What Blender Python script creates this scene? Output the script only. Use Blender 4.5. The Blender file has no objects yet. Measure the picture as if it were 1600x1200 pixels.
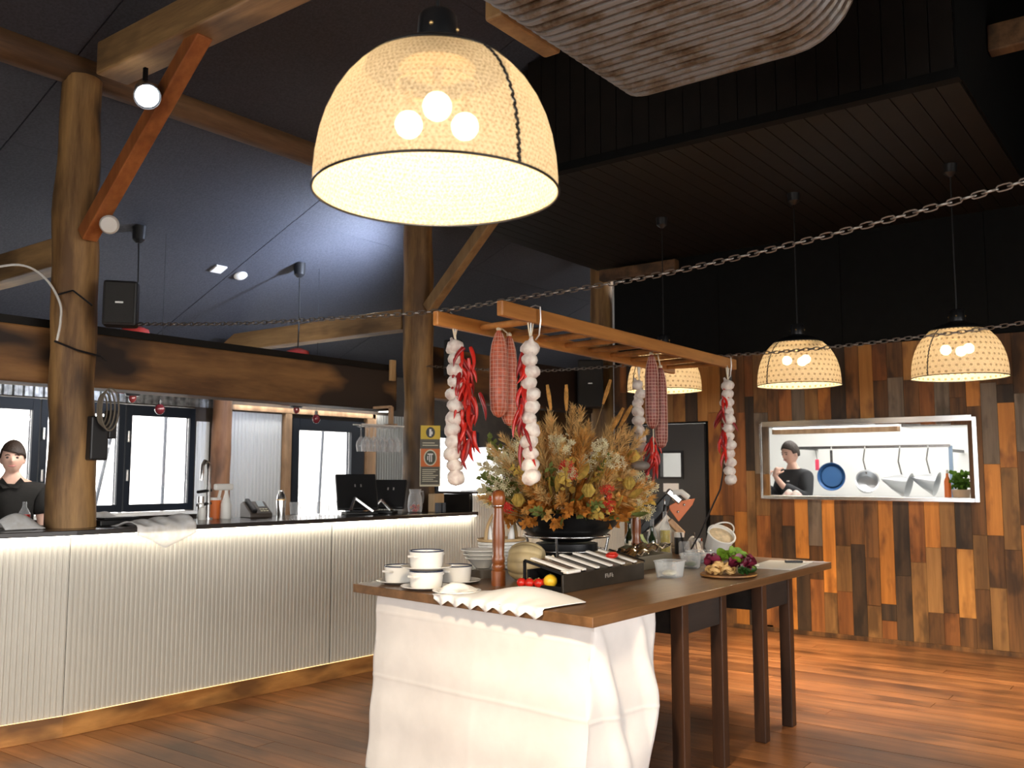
import bpy, bmesh, math, random
from mathutils import Vector, Matrix, Euler
R = math.radians
S = bpy.context.scene
C = S.collection
random.seed(7)

# ---------------------------------------------------------------- camera, world, exposure
cd = bpy.data.cameras.new('camera'); cam = bpy.data.objects.new('camera', cd); C.objects.link(cam)
cd.sensor_width = 36.0; cd.lens = 32.4; cd.clip_start = 0.05; cd.clip_end = 200
cam.location = (0, 0, 1.45)
cam.rotation_euler = (R(90 + 5.57), 0, R(37.03 - 90))
cd.dof.use_dof = True; cd.dof.focus_distance = 4.3; cd.dof.aperture_fstop = 4.0
S.camera = cam
S.view_settings.view_transform = 'Standard'
S.view_settings.look = 'None'
S.view_settings.gamma = 1.0
S.view_settings.use_curve_mapping = False
S.view_settings.exposure = 0.68
W = bpy.data.worlds.new('sky'); S.world = W; W.use_nodes = True
bg = W.node_tree.nodes['Background']
bg.inputs[0].default_value = (1.0, 0.975, 0.94, 1); bg.inputs[1].default_value = 5.5

def area(name, loc, rot, sx, sy, power, col, portal=False):
    l = bpy.data.lights.new(name, 'AREA'); l.shape = 'RECTANGLE'; l.size = sx; l.size_y = sy
    l.energy = power; l.color = col
    if portal: l.cycles.is_portal = True
    o = bpy.data.objects.new(name, l); C.objects.link(o); o.location = loc; o.rotation_euler = rot
    return o
def point(name, loc, power, col, r=0.05):
    l = bpy.data.lights.new(name, 'POINT'); l.energy = power; l.color = col; l.shadow_soft_size = r
    o = bpy.data.objects.new(name, l); C.objects.link(o); o.location = loc; return o
def spot(name, loc, target, power, col, ang=60, blend=0.5, r=0.06):
    l = bpy.data.lights.new(name, 'SPOT'); l.energy = power; l.color = col; l.shadow_soft_size = r
    l.spot_size = R(ang); l.spot_blend = blend
    o = bpy.data.objects.new(name, l); C.objects.link(o); o.location = loc
    d = Vector(target) - Vector(loc); o.rotation_euler = d.to_track_quat('-Z', 'Y').to_euler(); return o
# daylight portals in the window openings
area('portal_bar', (4.5, 8.56, 1.6), (R(-90), 0, 0), 2.5, 1.1, 1, (1, 1, 1), True)
area('portal_bar_door', (7.5, 8.56, 1.05), (R(-90), 0, 0), 0.9, 2.0, 1, (1, 1, 1), True)
area('portal_far', (9.95, 8.56, 1.6), (R(-90), 0, 0), 1.0, 1.1, 1, (1, 1, 1), True)
area('portal_side', (2.2, -3.56, 1.75), (R(90), 0, 0), 7.4, 1.7, 1, (1, 1, 1), True)
area('portal_rear', (-2.56, 1.5, 1.75), (R(90), 0, R(-90)), 5.4, 1.7, 1, (1, 1, 1), True)

# ---------------------------------------------------------------- mesh helpers
class MB:
    def __init__(s): s.v = []; s.f = []; s.uv = None
    def add(s, vs, fs):
        n = len(s.v); s.v += [tuple(p) for p in vs]; s.f += [tuple(i + n for i in f) for f in fs]; return s
    def box(s, x0, x1, y0, y1, z0, z1, M=None):
        vs = [Vector((x, y, z)) for z in (z0, z1) for y in (y0, y1) for x in (x0, x1)]
        if M: vs = [M @ p for p in vs]
        return s.add(vs, [(0, 2, 3, 1), (4, 5, 7, 6), (0, 1, 5, 4), (2, 6, 7, 3), (0, 4, 6, 2), (1, 3, 7, 5)])
    def bar(s, a, b, w, h=None, up=(0, 0, 1)):
        a = Vector(a); b = Vector(b); h = h or w
        d = (b - a).normalized(); u = Vector(up)
        if abs(d.dot(u)) > .98: u = Vector((1, 0, 0))
        x = d.cross(u).normalized(); z = x.cross(d)
        vs = [p + x * (sx * w / 2) + z * (sz * h / 2) for p in (a, b) for sz in (-1, 1) for sx in (-1, 1)]
        return s.add(vs, [(0, 1, 3, 2), (4, 6, 7, 5), (0, 4, 5, 1), (2, 3, 7, 6), (0, 2, 6, 4), (1, 5, 7, 3)])
    def tube(s, pts, r, seg=8, cap=True):
        pts = [Vector(p) for p in pts]; n = len(pts)
        rs = r if isinstance(r, (list, tuple)) else [r] * n
        d0 = (pts[1] - pts[0]).normalized()
        u = Vector((0, 0, 1)) if abs(d0.z) < .9 else Vector((1, 0, 0))
        x = d0.cross(u).normalized(); vs = []; fs = []
        for i, p in enumerate(pts):
            d = (pts[min(i + 1, n - 1)] - pts[max(i - 1, 0)])
            d = d.normalized() if d.length > 1e-9 else d0
            x = (x - d * x.dot(d)); x = x.normalized() if x.length > 1e-6 else d.orthogonal().normalized()
            y = d.cross(x)
            for k in range(seg):
                a = 2 * math.pi * k / seg
                vs.append(p + (x * math.cos(a) + y * math.sin(a)) * rs[i])
        for i in range(n - 1):
            for k in range(seg):
                k2 = (k + 1) % seg
                fs.append((i * seg + k, i * seg + k2, (i + 1) * seg + k2, (i + 1) * seg + k))
        if cap:
            fs.append(tuple(reversed(range(seg)))); fs.append(tuple((n - 1) * seg + k for k in range(seg)))
        return s.add(vs, fs)
    def lathe(s, prof, seg=24, c=(0, 0, 0), cap=False, sx=1, sy=1, M=None):
        vs = []; fs = []; n = len(prof); c = Vector(c)
        for (r, z) in prof:
            for k in range(seg):
                a = 2 * math.pi * k / seg
                p = Vector((r * math.cos(a) * sx, r * math.sin(a) * sy, z)) 
                vs.append((M @ p if M else p) + c)
        for i in range(n - 1):
            for k in range(seg):
                k2 = (k + 1) % seg
                fs.append((i * seg + k, i * seg + k2, (i + 1) * seg + k2, (i + 1) * seg + k))
        if cap:
            fs.append(tuple(reversed(range(seg)))); fs.append(tuple((n - 1) * seg + k for k in range(seg)))
        return s.add(vs, fs)
    def ball(s, c, r, seg=12, rings=8, M=None):
        rx, ry, rz = r if isinstance(r, (tuple, list)) else (r, r, r)
        vs = []; fs = []; c = Vector(c)
        for i in range(rings + 1):
            t = math.pi * i / rings
            for k in range(seg):
                a = 2 * math.pi * k / seg
                p = Vector((rx * math.sin(t) * math.cos(a), ry * math.sin(t) * math.sin(a), -rz * math.cos(t)))
                vs.append((M @ p if M else p) + c)
        for i in range(rings):
            for k in range(seg):
                k2 = (k + 1) % seg
                fs.append((i * seg + k, i * seg + k2, (i + 1) * seg + k2, (i + 1) * seg + k))
        return s.add(vs, fs)
    def prism(s, poly, z0, z1):
        n = len(poly)
        vs = [(x, y, z0) for x, y in poly] + [(x, y, z1) for x, y in poly]
        fs = [tuple(reversed(range(n))), tuple(range(n, 2 * n))]
        fs += [(i, (i + 1) % n, n + (i + 1) % n, n + i) for i in range(n)]
        return s.add(vs, fs)
    def grid(s, fn, nu, nv):
        vs = [fn(i / nu, j / nv) for j in range(nv + 1) for i in range(nu + 1)]
        fs = [(j * (nu + 1) + i, j * (nu + 1) + i + 1, (j + 1) * (nu + 1) + i + 1, (j + 1) * (nu + 1) + i) for j in range(nv) for i in range(nu)]
        return s.add(vs, fs)
    def mesh(s, name, smooth=0):
        me = bpy.data.meshes.new(name); me.from_pydata(s.v, [], s.f); me.update()
        bm = bmesh.new(); bm.from_mesh(me); bmesh.ops.remove_doubles(bm, verts=bm.verts, dist=1e-6)
        bmesh.ops.recalc_face_normals(bm, faces=bm.faces); bm.to_mesh(me); bm.free()
        if smooth:
            for p in me.polygons: p.use_smooth = True
            me.set_sharp_from_angle(angle=R(smooth))
        return me
    def build(s, name, mat, parent=None, smooth=0, bevel=0, solid=0, loc=None):
        o = bpy.data.objects.new(name, s.mesh(name, smooth)); C.objects.link(o)
        if mat: o.data.materials.append(mat)
        if parent: o.parent = parent
        if loc: o.location = loc
        if solid:
            m = o.modifiers.new('solid', 'SOLIDIFY'); m.thickness = solid; m.offset = 0
        if bevel:
            m = o.modifiers.new('bevel', 'BEVEL'); m.width = bevel; m.segments = 2; m.limit_method = 'ANGLE'
        return o
def tag(o, label, cat, group=None, kind=None):
    o['label'] = label; o['category'] = cat
    if group: o['group'] = group
    if kind: o['kind'] = kind
    return o
def thing(name, label, cat, loc=(0, 0, 0), rz=0, group=None):
    o = bpy.data.objects.new(name, None); C.objects.link(o); o.location = loc; o.rotation_euler = (0, 0, rz)
    o.empty_display_size = .1
    return tag(o, label, cat, group)
def struct(o, label=None):
    o['kind'] = 'structure'
    if label: o['label'] = label
    return o
def inst(me, name, mat, parent, loc=(0, 0, 0), rot=(0, 0, 0), sc=(1, 1, 1)):
    o = bpy.data.objects.new(name, me); C.objects.link(o); o.location = loc; o.rotation_euler = rot; o.scale = sc
    if mat and not me.materials: me.materials.append(mat)
    if parent: o.parent = parent
    return o

# ---------------------------------------------------------------- materials
def nt(name):
    m = bpy.data.materials.new(name); m.use_nodes = True
    return m, m.node_tree.nodes, m.node_tree.links, m.node_tree.nodes['Principled BSDF']
def pm(name, col, rough=.5, metal=0, noise=0, nscale=20, bump=0, col2=None, spec=None, coat=0, trans=0):
    m, N, L, P = nt(name)
    P.inputs['Base Color'].default_value = (*col, 1); P.inputs['Roughness'].default_value = rough; P.inputs['Metallic'].default_value = metal
    if spec is not None: P.inputs['Specular IOR Level'].default_value = spec
    if coat: P.inputs['Coat Weight'].default_value = coat
    if trans: P.inputs['Transmission Weight'].default_value = trans
    if noise or bump or col2:
        tc = N.new('ShaderNodeTexCoord'); nz = N.new('ShaderNodeTexNoise'); nz.inputs['Scale'].default_value = nscale; nz.inputs['Detail'].default_value = 5
        L.new(tc.outputs['Object'], nz.inputs['Vector'])
        rp = N.new('ShaderNodeValToRGB'); c2 = col2 or tuple(c * (1 - noise) for c in col)
        rp.color_ramp.elements[0].color = (*c2, 1); rp.color_ramp.elements[1].color = (*col, 1)
        rp.color_ramp.elements[0].position = .35; rp.color_ramp.elements[1].position = .65
        L.new(nz.outputs[0], rp.inputs[0]); L.new(rp.outputs[0], P.inputs['Base Color'])
        if bump:
            b = N.new('ShaderNodeBump'); b.inputs['Strength'].default_value = bump; b.inputs['Distance'].default_value = .01
            L.new(nz.outputs[0], b.inputs['Height']); L.new(b.outputs[0], P.inputs['Normal'])
    return m
def wood(name, a, b, axis='X', rough=.55, scale=14, stretch=.07, bump=.25, knots=.5, coat=0, knotcol=None, spec=.5, klo=.52, khi=.64, vary=.35, worn=0):
    m, N, L, P = nt(name)
    tc = N.new('ShaderNodeTexCoord'); mp = N.new('ShaderNodeMapping')
    sc = [1, 1, 1]; sc['XYZ'.index(axis)] = stretch; mp.inputs['Scale'].default_value = sc
    L.new(tc.outputs['Object'], mp.inputs['Vector'])
    oi = N.new('ShaderNodeObjectInfo'); mu = N.new('ShaderNodeMath'); mu.operation = 'MULTIPLY'; mu.inputs[1].default_value = 60
    L.new(oi.outputs['Random'], mu.inputs[0])
    n1 = N.new('ShaderNodeTexNoise'); n1.noise_dimensions = '4D'; n1.inputs['Scale'].default_value = scale; n1.inputs['Detail'].default_value = 6; n1.inputs['Roughness'].default_value = .65
    L.new(mp.outputs[0], n1.inputs['Vector']); L.new(mu.outputs[0], n1.inputs['W'])
    rp = N.new('ShaderNodeValToRGB'); e = rp.color_ramp.elements
    e[0].position = .38; e[1].position = .62; e[0].color = (*a, 1); e[1].color = (*b, 1)
    L.new(n1.outputs[0], rp.inputs[0])
    out = rp.outputs[0]
    if knots:
        mp2 = N.new('ShaderNodeMapping'); s2 = [1, 1, 1]; s2['XYZ'.index(axis)] = .4; mp2.inputs['Scale'].default_value = s2
        L.new(tc.outputs['Object'], mp2.inputs['Vector'])
        n2 = N.new('ShaderNodeTexNoise'); n2.noise_dimensions = '4D'; n2.inputs['Scale'].default_value = scale * .45; n2.inputs['Detail'].default_value = 3
        L.new(mp2.outputs[0], n2.inputs['Vector']); L.new(mu.outputs[0], n2.inputs['W'])
        r2 = N.new('ShaderNodeValToRGB'); r2.color_ramp.elements[0].position = klo; r2.color_ramp.elements[1].position = khi
        r2.color_ramp.elements[1].color = (knots, knots, knots, 1); r2.color_ramp.elements[0].color = (0, 0, 0, 1)
        L.new(n2.outputs[0], r2.inputs[0])
        mx = N.new('ShaderNodeMix'); mx.data_type = 'RGBA'
        L.new(r2.outputs[0], mx.inputs[0]); L.new(out, mx.inputs[6]); mx.inputs[7].default_value = (*(knotcol or tuple(c * .3 for c in a)), 1)
        out = mx.outputs[2]
    if worn:
        ge = N.new('ShaderNodeNewGeometry'); n3 = N.new('ShaderNodeTexNoise'); n3.inputs['Scale'].default_value = .9; n3.inputs['Detail'].default_value = 5
        L.new(ge.outputs['Position'], n3.inputs['Vector']); r3 = N.new('ShaderNodeMapRange'); r3.inputs[1].default_value = .38; r3.inputs[2].default_value = .62; r3.inputs[3].default_value = 1 - worn; r3.inputs[4].default_value = 1.15
        L.new(n3.outputs[0], r3.inputs[0]); hs = N.new('ShaderNodeHueSaturation'); L.new(r3.outputs[0], hs.inputs['Value']); L.new(out, hs.inputs['Color']); out = hs.outputs[0]
    if vary:
        r4 = N.new('ShaderNodeMapRange'); r4.inputs[3].default_value = 1 - vary; r4.inputs[4].default_value = 1 + vary * .45
        L.new(oi.outputs['Random'], r4.inputs[0]); hv = N.new('ShaderNodeHueSaturation'); L.new(r4.outputs[0], hv.inputs['Value']); L.new(out, hv.inputs['Color']); out = hv.outputs[0]
    L.new(out, P.inputs['Base Color']); P.inputs['Roughness'].default_value = rough; P.inputs['Specular IOR Level'].default_value = spec
    if coat: P.inputs['Coat Weight'].default_value = coat; P.inputs['Coat Roughness'].default_value = .25
    if bump:
        bn = N.new('ShaderNodeBump'); bn.inputs['Strength'].default_value = bump; bn.inputs['Distance'].default_value = .008
        L.new(n1.outputs[0], bn.inputs['Height']); L.new(bn.outputs[0], P.inputs['Normal'])
    return m
def emit(name, col, st):
    m = bpy.data.materials.new(name); m.use_nodes = True; N = m.node_tree.nodes; N.clear()
    e = N.new('ShaderNodeEmission'); e.inputs[0].default_value = (*col, 1); e.inputs[1].default_value = st
    o = N.new('ShaderNodeOutputMaterial'); m.node_tree.links.new(e.outputs[0], o.inputs[0]); return m
def clear(name, tint=(1, 1, 1), gloss=.12, rough=.03):
    m = bpy.data.materials.new(name); m.use_nodes = True; N = m.node_tree.nodes; L = m.node_tree.links; N.clear()
    t = N.new('ShaderNodeBsdfTransparent'); t.inputs[0].default_value = (*tint, 1)
    g = N.new('ShaderNodeBsdfGlossy'); g.inputs[1].default_value = rough
    lw = N.new('ShaderNodeLayerWeight'); lw.inputs[0].default_value = .35
    ma = N.new('ShaderNodeMath'); ma.operation = 'MULTIPLY_ADD'; ma.inputs[1].default_value = .6; ma.inputs[2].default_value = gloss
    L.new(lw.outputs['Facing'], ma.inputs[0])
    x = N.new('ShaderNodeMixShader'); o = N.new('ShaderNodeOutputMaterial')
    L.new(ma.outputs[0], x.inputs[0]); L.new(t.outputs[0], x.inputs[1]); L.new(g.outputs[0], x.inputs[2]); L.new(x.outputs[0], o.inputs[0]); return m
def milky(name, col, w, rough=.15):
    m = bpy.data.materials.new(name); m.use_nodes = True; N = m.node_tree.nodes; L = m.node_tree.links; N.clear()
    t = N.new('ShaderNodeBsdfTransparent'); p = N.new('ShaderNodeBsdfPrincipled'); p.inputs['Base Color'].default_value = (*col, 1); p.inputs['Roughness'].default_value = rough
    lw = N.new('ShaderNodeLayerWeight'); lw.inputs[0].default_value = .4; ma = N.new('ShaderNodeMath'); ma.operation = 'MULTIPLY_ADD'; ma.inputs[1].default_value = .55; ma.inputs[2].default_value = w
    L.new(lw.outputs['Facing'], ma.inputs[0]); x = N.new('ShaderNodeMixShader'); o = N.new('ShaderNodeOutputMaterial')
    L.new(ma.outputs[0], x.inputs[0]); L.new(t.outputs[0], x.inputs[1]); L.new(p.outputs[0], x.inputs[2]); L.new(x.outputs[0], o.inputs[0]); return m
def leafm(name, col, tr=.35, lo=.68):
    m = bpy.data.materials.new(name); m.use_nodes = True; N = m.node_tree.nodes; L = m.node_tree.links; N.clear()
    tc = N.new('ShaderNodeTexCoord'); nz = N.new('ShaderNodeTexNoise'); nz.inputs['Scale'].default_value = 25
    L.new(tc.outputs['Object'], nz.inputs['Vector'])
    rp = N.new('ShaderNodeValToRGB'); rp.color_ramp.elements[0].color = (*[c * lo for c in col], 1); rp.color_ramp.elements[1].color = (*[min(1, c * 1.2) for c in col], 1)
    rp.color_ramp.elements[0].position = .3; rp.color_ramp.elements[1].position = .7
    L.new(nz.outputs[0], rp.inputs[0])
    d = N.new('ShaderNodeBsdfDiffuse'); t = N.new('ShaderNodeBsdfTranslucent'); x = N.new('ShaderNodeMixShader'); x.inputs[0].default_value = tr
    L.new(rp.outputs[0], d.inputs[0]); L.new(rp.outputs[0], t.inputs[0])
    o = N.new('ShaderNodeOutputMaterial'); L.new(d.outputs[0], x.inputs[1]); L.new(t.outputs[0], x.inputs[2]); L.new(x.outputs[0], o.inputs[0]); return m

M = {}
M['floorbase'] = pm('floor_base', (.05, .025, .012), .8)
M['floor'] = wood('floor_board', (.20, .072, .024), (.44, .185, .068), 'Y', .30, 10, .06, .15, .6, coat=.25, worn=.5, vary=.3)
M['plankO'] = wood('plank_orange', (.42, .15, .022), (.66, .26, .045), 'Z', .6, 16, .06, .3, .75, knotcol=(.16, .05, .01))
M['plankY'] = wood('plank_yellow', (.38, .16, .032), (.56, .26, .06), 'Z', .6, 16, .06, .3, .7, knotcol=(.15, .05, .01))
M['plankT'] = wood('plank_tan', (.19, .09, .026), (.33, .165, .05), 'Z', .65, 16, .06, .3, .7)
M['plankB'] = wood('plank_brown', (.075, .032, .009), (.20, .086, .024), 'Z', .65, 16, .06, .3, .7)
M['plankR'] = wood('plank_red', (.16, .052, .011), (.33, .12, .028), 'Z', .65, 16, .06, .3, .7)
M['plankD'] = wood('plank_dark', (.022, .014, .008), (.075, .04, .018), 'Z', .65, 16, .06, .3, .7)
M['plankG'] = wood('plank_grey', (.12, .09, .062), (.25, .19, .135), 'Z', .7, 16, .06, .3, .6)
M['post'] = wood('post_wood', (.14, .068, .022), (.46, .26, .095), 'Z', .6, 7, .11, .6, .85, knotcol=(.04, .022, .012), klo=.49, khi=.60, vary=0)
M['beam'] = wood('beam_wood', (.12, .052, .016), (.32, .155, .05), 'X', .6, 5, .16, .4, .97, knotcol=(.022, .012, .008), klo=.47, khi=.55, vary=0)
M['log'] = wood('log_wood', (.10, .05, .022), (.27, .14, .06), 'X', .65, 8, .1, .5, .8)
M['beamY'] = wood('tie_wood', (.20, .11, .045), (.46, .27, .11), 'Y', .6, 8, .1, .3, .6)
M['redwood'] = wood('brace_wood', (.30, .09, .025), (.46, .16, .045), 'Z', .45, 12, .15, .2, .4)
M['tanwood'] = wood('brace_tan_wood', (.34, .19, .075), (.52, .32, .14), 'Z', .5, 12, .15, .2, .4)
M['stud'] = wood('stud_wood', (.50, .29, .15), (.66, .42, .24), 'Z', .6, 12, .08, .2, .5)
M['pillar'] = wood('pillar_wood', (.28, .12, .055), (.48, .24, .12), 'Z', .6, 9, .12, .4, .8)
M['ladder'] = wood('ladder_wood', (.42, .16, .035), (.62, .27, .07), 'X', .4, 14, .06, .15, .5)
M['table'] = wood('table_wood', (.12, .058, .022), (.22, .11, .045), 'X', .36, 12, .05, .12, .3, coat=.2, vary=0)
M['darkleg'] = wood('leg_wood', (.024, .010, .005), (.065, .026, .011), 'Z', .45, 14, .08, .2, .5)
M['apron'] = wood('apron_wood', (.014, .010, .008), (.035, .025, .02), 'X', .6, 14, .08, .2, .5)
M['kick'] = wood('kick_wood', (.32, .13, .03), (.56, .27, .075), 'X', .5, 9, .2, .25, .85, knotcol=(.12, .05, .015), klo=.48, khi=.6, vary=.15)
M['mill'] = wood('mill_wood', (.19, .05, .012), (.32, .09, .02), 'Z', .3, 14, .1, .1, .2, coat=.4)
M['navy'] = pm('ceiling_sheet', (.062, .065, .082), .62, 0, .35, 60, .25)
M['black'] = pm('black_paint', (.004, .0045, .0045), .75, 0, .3, 12, .1, spec=.15)
M['blackboard'] = pm('black_board', (.0085, .006, .004), .55, 0, .4, 8, .1, spec=.3)
M['blackmetal'] = pm('black_metal', (.02, .02, .022), .35, .6)
M['blackplastic'] = pm('black_plastic', (.012, .012, .013), .38)
M['frame'] = pm('window_frame', (.006, .010, .018), .5, spec=.3)
M['white'] = pm('white_paint', (.80, .79, .76), .5)
M['whiteplastic'] = pm('white_plastic', (.80, .78, .73), .4)
M['porcelain'] = pm('porcelain', (.86, .84, .79), .18, coat=.4)
M['enamelrim'] = pm('enamel_rim', (.03, .04, .08), .25)
M['cloth'] = pm('white_cloth', (.80, .77, .74), .85, 0, .06, 9, .15)
M['towel'] = pm('towel_cloth', (.88, .85, .79), .9, 0, .08, 60, .3)
M['paper'] = pm('white_paper', (.88, .87, .85), .8)
M['corr'] = pm('corrugated_white', (.56, .54, .48), .36, .0, .05, 3)
M['corrwall'] = pm('corrugated_pale', (.74, .75, .74), .4)
M['corrgrey'] = pm('corrugated_grey', (.36, .36, .34), .45)
M['galv'] = pm('galvanised_steel', (.40, .40, .39), .42, .75, .55, 18, .1)
M['duct'] = None
M['steel'] = pm('stainless_steel', (.62, .62, .62), .24, 1)
M['chain'] = pm('chain_steel', (.26, .235, .21), .35, .9)
M['counter'] = pm('counter_top', (.035, .03, .028), .22, 0)
M['glass'] = clear('window_glass')
M['wineglass'] = milky('wine_glass', (.90, .92, .93), .10, .05)
M['plastictub'] = milky('clear_plastic', (.82, .84, .83), .13, .2)
M['red'] = pm('red_paint', (.35, .035, .03), .4)
M['chilli'] = pm('chilli_red', (.62, .022, .012), .28, 0, .35, 30)
M['chillidark'] = pm('chilli_dark', (.33, .012, .012), .3, 0, .35, 30)
M['stalk'] = pm('chilli_stalk', (.28, .26, .08), .6)
M['garlic'] = pm('garlic_skin', (.80, .74, .66), .55, 0, 0, 30, .15, (.58, .47, .42))
M['straw'] = pm('straw', (.72, .62, .45), .7)
M['salami'] = pm('salami_skin', (.60, .13, .06), .45, 0, .45, 40, .15)
M['salamidark'] = pm('salami_dark', (.26, .05, .035), .45, 0, .45, 40, .15)
M['net'] = pm('string_net', (.66, .42, .33), .7)
M['wire'] = pm('hook_wire', (.75, .73, .70), .3, .8)
M['pumpkin'] = pm('pumpkin_skin', (.52, .41, .22), .5, 0, 0, 12, .1, (.38, .30, .17))
M['wicker'] = pm('white_wicker', (.78, .76, .70), .6)
M['wickertan'] = pm('tan_wicker', (.52, .35, .17), .6)
M['oil'] = pm('olive_oil', (.55, .42, .02), .15, 0, spec=.6)
M['greenglass'] = pm('green_glass', (.015, .03, .012), .08, 0, spec=.8)
M['wineg'] = pm('brown_glass', (.045, .02, .012), .08, 0, spec=.8)
M['label'] = pm('bottle_label', (.72, .68, .50), .7)
M['orange'] = pm('orange_paint', (.72, .17, .03), .4)
M['bluepan'] = pm('blue_enamel', (.03, .10, .26), .3)
M['skin'] = pm('skin', (.76, .47, .36), .5)
M['hair'] = pm('hair', (.035, .018, .010), .6, 0, .5, 90, .5)
M['shirt'] = pm('dark_shirt', (.012, .0105, .009), .85, 0, .3, 30, .1)
M['lips'] = pm('lips', (.55, .20, .18), .5)
M['eye'] = pm('eye_dark', (.05, .035, .03), .3)
M['napkin'] = leafm('thin_napkin', (.90, .88, .84), .45, .94)
M['led'] = emit('led_strip', (1, .92, .76), 19)
M['tubelight'] = emit('tube_light', (1, .97, .92), 2.2)
M['spotface'] = emit('spot_face', (.95, .98, 1), 60)
M['bulb'] = emit('bulb_glow', (1, .78, .42), 22)
# ================================================================ SETTING
def slab(name, boxes, mat, label=None):
    b = MB()
    for q in boxes: b.box(*q)
    return struct(b.build(name, mat), label)
# ---- floor
fl = slab('floor', [(-2.6, 12.1, -3.6, 8.6, -.06, -.014)], M['floorbase'], 'worn brown timber board floor')
rf = random.Random(3)
x = -1.33
while x < 8.40:
    y = -3.5
    while y < 5.59:
        L_ = rf.uniform(1.9, 4.2); y1 = min(y + L_, 5.6)
        if 5.6 - y1 < .5: y1 = 5.6
        MB().box(-.0685, .0685, -(y1 - y) / 2 + .0015, (y1 - y) / 2 - .0015, -.014, rf.uniform(-.0012, 0)).build('floor_plank', M['floor'], fl, loc=(x, (y + y1) / 2, 0))
        y = y1
    x += .14
# ---- window wall behind the bar (Y = 8.5)
H_ = 2.72
wb = slab('wall_back', [(-2.5, 3.3, 8.5, 8.62, 0, H_), (3.3, 5.72, 8.5, 8.62, 0, 1.07), (3.3, 5.72, 8.5, 8.62, 2.14, H_), (5.72, 7.0, 8.5, 8.62, 0, H_),
    (7.0, 8.14, 8.5, 8.62, 2.1, H_), (8.14, 9.5, 8.5, 8.62, 0, H_), (9.5, 10.44, 8.5, 8.62, 0, 1.1), (9.5, 10.44, 8.5, 8.62, 2.05, H_), (10.44, 12, 8.5, 8.62, 0, H_)], pm('dark_wall', (.05, .034, .022), .7, 0, .4, 6), 'window wall behind the bar')
wr = slab('wall_rear', [(-2.62, -2.5, -3.6, -1.2, 0, 6.2), (-2.62, -2.5, 4.2, 8.6, 0, 6.2), (-2.62, -2.5, -1.2, 4.2, 0, .9), (-2.62, -2.5, -1.2, 4.2, 2.6, 6.2)], M['black'])
ws = slab('wall_side', [(-2.62, -1.5, -3.62, -3.5, 0, 4.3), (5.9, 12, -3.62, -3.5, 0, 4.3), (-1.5, 5.9, -3.62, -3.5, 0, .9), (-1.5, 5.9, -3.62, -3.5, 2.6, 4.3)], M['black'])
wf = slab('wall_far', [(12, 12.12, 4.6, 8.62, 0, 4.2)], M['plankB'], 'far timber clad wall beyond the bar')
def corr(x0, x1, z0, z1, y, pitch, amp, name, mat, parent, n=4, ang=0, org=None):
    """vertical ribbed sheet in the XZ plane facing -Y"""
    k = max(1, int((x1 - x0) / pitch)); b = MB(); pts = []
    prof = [(0, 0), (.18, 0), (.32, -1), (.68, -1), (.82, 0)]
    for i in range(k):
        for (t, a) in prof: pts.append((x0 + (i + t) * (x1 - x0) / k, y + a * amp))
    pts.append((x1, y))
    n_ = len(pts)
    vs = [(px, py, z) for z in (z0, z1) for (px, py) in pts]
    b.add(vs, [(i, i + 1, n_ + i + 1, n_ + i) for i in range(n_ - 1)])
    return b.build(name, mat, parent)
corr(6.06, 6.86, 0, 2.13, 8.49, .045, .012, 'corrugated_sheet', M['corrwall'], wb)
corr(8.32, 9.45, 0, 2.2, 8.49, .045, .012, 'corrugated_sheet', M['corrgrey'], wb)
corr(5.74, 5.9, 1.07, 2.0, 8.49, .045, .012, 'corrugated_sheet', M['corrwall'], wb)
corr(3.2, 6.0, 2.15, 2.42, 8.485, .09, .02, 'corrugated_sheet', M['galv'], wb)
# windows: three leaves of the bar window
def leaf(i, x0, x1, z0, z1, handle=True, lab=''):
    b = MB(); w = .065; y0, y1 = 8.47, 8.54
    b.box(x0, x0 + w, y0, y1, z0, z1).box(x1 - w, x1, y0, y1, z0, z1).box(x0 + w, x1 - w, y0, y1, z0, z0 + w * 1.1).box(x0 + w, x1 - w, y0, y1, z1 - w * 1.6, z1)
    o = struct(b.build('window_%d' % i, M['frame'], bevel=.004), lab)
    MB().box(x0 + w, x1 - w, 8.5, 8.506, z0 + w, z1 - w).build('pane', M['glass'], o)
    if handle:
        for zz in (z0 + .3, z0 + .68):
            MB().box(x0 + .015, x0 + .035, y0 - .02, y0, zz, zz + .11).build('hinge', M['wire'], o, bevel=.004)
    return o
leaf(1, 3.32, 4.1, 1.08, 2.13, True, 'black framed bifold window leaf behind the barman')
leaf(2, 4.11, 4.93, 1.08, 2.13, True, 'black framed bifold window leaf behind the log post')
leaf(3, 4.94, 5.715, 1.08, 2.13, True, 'black framed bifold window leaf right of the log post')
leaf(4, 9.5, 10.44, 1.1, 2.05, False, 'window leaf beyond the bar signs')
d = MB(); d.box(7.0, 7.1, 8.46, 8.56, 0, 2.1).box(7.92, 8.14, 8.46, 8.56, 0, 2.1).box(7.1, 7.92, 8.46, 8.56, 1.96, 2.1).box(7.1, 7.92, 8.46, 8.56, 0, .12)
d1 = struct(d.build('door_1', M['frame'], bevel=.004), 'dark framed glazed door behind the till screens')
MB().box(7.1, 7.92, 8.505, 8.511, .12, 1.96).build('pane', M['glass'], d1)
sl = MB().box(3.25, 5.74, 8.40, 8.5, 1.04, 1.07).build('trim_1', M['white']); struct(sl, 'pale window sill')
for k, (a, b_, c_, e_) in enumerate([(6.87, 6.96, 0, 2.14), (8.16, 8.25, 0, 2.14), (8.25, 8.31, 0, 2.2)]):
    struct(MB().box(a, b_, 8.43, 8.5, c_, e_).build('trim_%d' % (k + 2), M['stud']), 'raw timber stud')
struct(MB().box(6.05, 8.3, 8.43, 8.5, 2.145, 2.20).build('trim_5', M['stud']), 'raw timber header above the glazed door')
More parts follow.
